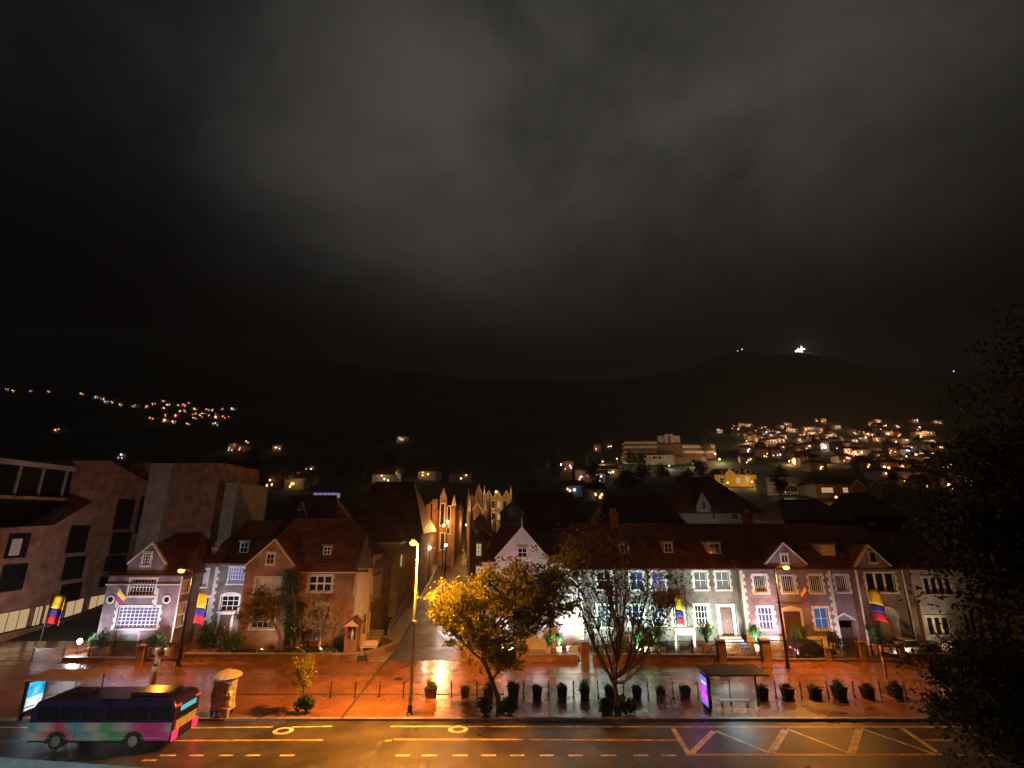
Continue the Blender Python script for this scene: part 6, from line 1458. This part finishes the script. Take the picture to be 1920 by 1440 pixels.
# ================================================================== vehicles
def wheel(parent, x, y, r_, w, axis):
    t = MB().lathe((x, y, r_ + .0), [(r_ * .6, -w / 2), (r_ * .95, -w / 2), (r_, -w * .3), (r_, w * .3), (r_ * .95, w / 2), (r_ * .6, w / 2)], 16, axis).build('wheel', 'rubber', parent)
    MB().lathe((x, y, r_ + .0), [(r_ * .2, -w / 2 - .01), (r_ * .58, -w / 2 - .004), (r_ * .58, w / 2 + .004), (r_ * .2, w / 2 + .01)], 12, axis).build('rim', 'steel', t)
def bus():
    bx0, bx1 = -28.6, -20.0; by0, by1 = 32.7, 35.15; zt = 2.62
    o = thing('city_bus', 'dark blue city bus with a rainbow coloured lower side driving away past the shelter', 'bus', ((bx0 + bx1) / 2, (by0 + by1) / 2, 0))
    prof = [(bx0 + .1, .35), (bx1 - .05, .35), (bx1, .6), (bx1, 2.2), (bx1 - .2, zt - .05), (bx1 - .6, zt), (bx0 + .7, zt), (bx0 + .25, zt - .12), (bx0, 2.0), (bx0, .6)]
    MB().fpoly(front(by0), prof, 0, by1 - by0).build('body', 'bus_blue', o, bevel=.16)
    MB().fpoly(front(by0), [(bx0 + .1, .95), (bx1 - .08, .95), (bx1 - .08, 1.42), (bx0 + .1, 1.42)], -.012, 0).build('livery_panel', 'livery_top', o)
    MB().fpoly(front(by0), [(bx0 + .15, .5), (bx1 - .12, .5), (bx1 - .08, .935), (bx0 + .1, .935)], -.012, 0).build('livery_panel', 'livery_low', o)
    for x in (bx0 + 1.9, bx1 - 2.2):
        MB().fpoly(front(by0), [(x - .66 * math.cos(R(a)), .36 + .62 * math.sin(R(a))) for a in range(0, 181, 15)], -.018, -.0125).build('wheel_arch', 'rubber', o)
        wheel(o, x, by0 + .11, .47, .28, 'y')
    for x in (bx0 + 2.9, bx0 + 5.0): MB().fbox(front(by0), x, x + .02, .5, 2.3, -.016, -.0125).build('panel_seam', 'iron', o)
    MB().tube([(bx0 + .05, by0 + .1, 2.3), (bx0 - .3, by0 - .25, 2.2), (bx0 - .3, by0 - .25, 1.95)], .03, 6).build('mirror_arm', 'iron', o)
    MB().box(bx0 - .36, bx0 - .24, by0 - .38, by0 - .12, 1.6, 1.95).build('mirror', 'iron', o, bevel=.02)
    MB().box(bx1 - 3.2, bx1 - .9, by0 + .5, by1 - .5, zt - .002, zt + .2).build('roof_unit', 'bus_blue', o, bevel=.06)
    MB().fbox(front(by0), bx0 + .3, bx1 - .3, .62, .66, -.02, -.013).build('reflector_strip', 'liv_white', o)
    for i in range(6):
        a = bx0 + .5 + i * 1.33; MB().fbox(front(by0), a, a + 1.2, 1.55, 2.25, -.012, 0).build('window', 'glass_dark', o)
    for x in (bx0 + 1.9, bx1 - 2.2): wheel(o, x, by1 - .2, .48, .28, 'y')
    rf = right_of(bx1)
    MB().fbox(rf, by0 + .35, by1 - .35, 1.5, 2.15, -.012, 0).build('rear_window', 'glass_dark', o)
    MB().fbox(rf, by0 + .5, by1 - .5, 1.85, 2.12, -.03, -.013).build('destination_sign', 'sign_cyan', o)
    MB().fbox(rf, by0 + .25, by1 - .25, .95, 1.45, -.012, 0).build('rear_panel', 'liv_white', o)
    for y in (by0 + .03, by1 - .53): MB().fbox(rf, y, y + .5, .45, .95, -.03, 0).build('tail_light', 'tail_red', o)
    for y in (by0 + .15, by1 - .5): MB().fbox(rf, y, y + .35, 2.2, 2.28, -.03, 0.02).build('marker_light', 'tail_red', o)
    for x in (bx0 + 2.2,): MB().box(x - .45, x + .45, by0 + .8, by1 - .8, zt - .002, zt + .14).build('roof_hatch', 'bus_blue', o, bevel=.03)
    light('POINT', (bx1 + .7, (by0 + by1) / 2, .7), 14, (1, .05, .05), o, .4)
bus()
def car(name, label, x, y, z, rz, paint, heads=False, L_=4.2, W_=1.75):
    o = thing(name, label, 'car', (x, y, z), None, 0)
    o.location = (0, 0, 0); WL[o.name] = Vector((0, 0, 0))
    h = L_ / 2; wy = W_ / 2
    lower = [(-h, .3), (h, .3), (h + .03, .55), (h - .1, .78), (h - 1.1, .92), (-h + .5, .95), (-h, .85), (-h - .03, .5)]
    MB().fpoly(front(-wy), lower, 0, W_).build('body', paint, o, bevel=.07)
    cb = [(-h + .35, .94), (h - 1.0, .92), (h - 1.75, 1.42), (-h + 1.0, 1.45)]
    vs = [(u, -wy + .06 + (.16 if v > 1.2 else 0), v) for u, v in cb] + [(u, wy - .06 - (.16 if v > 1.2 else 0), v) for u, v in cb]
    MB().add(vs, [(0, 1, 2, 3), (7, 6, 5, 4), (0, 4, 5, 1), (1, 5, 6, 2), (2, 6, 7, 3), (3, 7, 4, 0)]).build('cabin', 'glass_dark', o, bevel=.05)
    MB().box(-h + 1.05, h - 1.8, -wy + .24, wy - .24, 1.43, 1.475).build('roof', paint, o, bevel=.02)
    for sx__ in (-h + .75, h - .8):
        for sy__ in (-wy + .08, wy - .08): wheel(o, sx__, sy__, .31, .2, 'y')
    for sy__ in (-wy + .3, wy - .3):
        MB().box(h - .04, h + .05, sy__ - .18, sy__ + .18, .58, .74).build('headlight', 'headlamp' if heads else 'steel', o)
        MB().box(-h - .06, -h + .02, sy__ - .18, sy__ + .18, .62, .8).build('tail_light', 'flag_red', o)
    if heads:
        for sy__ in (-wy + .3, wy - .3): light('SPOT', (h + .12, sy__, .66), heads, (1, .70, .6), o, .08, (h + 9, sy__ * .9, -.15), 70, .7)
    o.location = (x, y, z); o.rotation_euler = (0, 0, rz); return o
car('parked_car', 'dark car parked behind the railing of the quoined house', P(1522, 1225, 52.0).x, 51.9, .18, 0, 'car_dark', L_=3.6)
car('parked_car', 'pale car parked before the wide arched door', P(1697, 1215, 52.3).x - .2, 52.2, .18, R(180), 'car_white', L_=3.9)
car('oncoming_car', 'car with bright headlights coming down the side street behind the golden tree', -7.8, 66.5, stz(66.5) + .0, R(-91), 'car_dark', heads=260)
# ================================================================== ledge of the viewer's own building
a, b = G(0, 1417, 11.9), G(352, 1441, 11.9)
d = (b - a).normalized(); n = Vector((d.y, -d.x, 0))
A_, B_ = a - d * 3, a + d * 1.6
mb = MB(); A2, B2 = A_ + n * .32, B_ + n * .32
mb.hexa([(A2.x, A2.y, 11.2), (B2.x, B2.y, 11.2), (B_.x, B_.y, 11.2), (A_.x, A_.y, 11.2), (A2.x, A2.y, 11.9), (B2.x, B2.y, 11.9), (B_.x, B_.y, 11.9), (A_.x, A_.y, 11.9)])
ld = thing('balcony_ledge', 'pale blue green concrete ledge of a balcony high above the road', 'ledge', (A_.x, A_.y, 0))
mb.build('parapet', 'ledge_paint', ld, bevel=.015)
low = MB(); low.hexa([(A2.x, A2.y - 1.5, -.1), (B2.x, B2.y - 1.5, -.1), (B2.x, B2.y, -.1), (A2.x, A2.y, -.1), (A2.x, A2.y - 1.5, 11.19), (B2.x, B2.y - 1.5, 11.19), (B2.x, B2.y, 11.19), (A2.x, A2.y, 11.19)])
low.build('balcony_wall', 'plaster_grey', ld)

# wall of the viewer's building, unseen lamp above the ledge, another added for the bus
vb = thing('viewer_building', 'pale plaster building with a balcony that faces the road', 'building', (0, -6, 0))
MB().box(-60, 60, -16, -6, -.1, 24).build('wall', 'plaster_grey', vb)
for x, z, pw, c in [(-27, 6.5, 13000, (1, .93, .85)), (-4.5, 15.5, 1500, (.85, .95, 1))]:
    o = thing('unseen_wall_lamp', 'unseen box lamp on the balcony building ' + ('added to light the bus side' if z < 10 else 'above the ledge'), 'lamp', (x, -6, z))
    MB().box(x - .2, x + .2, -5.999, -5.8, z - .15, z + .15).build('bracket', 'iron', o)
    MB().lathe((x, -5.6, z), [(.1, -.2), (.18, 0), (.1, .2)], 10).build('globe', 'lamp_white', o)
    light('SPOT', (x, -5.3, z), pw, c, o, .2, (-25, 33, .8) if z < 10 else (-2.4, 2.6, 11.9), 34 if z < 10 else 60, .8)
# ================================================================== night mist
hz = MB().box(-7400, 7400, -130, 4300, -60, 900).build('haze', 'forest')
hm = bpy.data.materials.new('haze_air'); hm.use_nodes = True; hm.node_tree.nodes.clear()
pv = hm.node_tree.nodes.new('ShaderNodeVolumePrincipled'); pv.inputs['Density'].default_value = .00016; pv.inputs['Color'].default_value = (.9, .9, .9, 1); pv.inputs['Anisotropy'].default_value = .2
ho = hm.node_tree.nodes.new('ShaderNodeOutputMaterial'); hm.node_tree.links.new(pv.outputs[0], ho.inputs['Volume'])
hz.data.materials.clear(); hz.data.materials.append(hm); tag(hz, kind='stuff')
hz['label'] = 'thin night mist hanging over the whole valley'; hz['category'] = 'mist'
SC.cycles.volume_bounces = 0
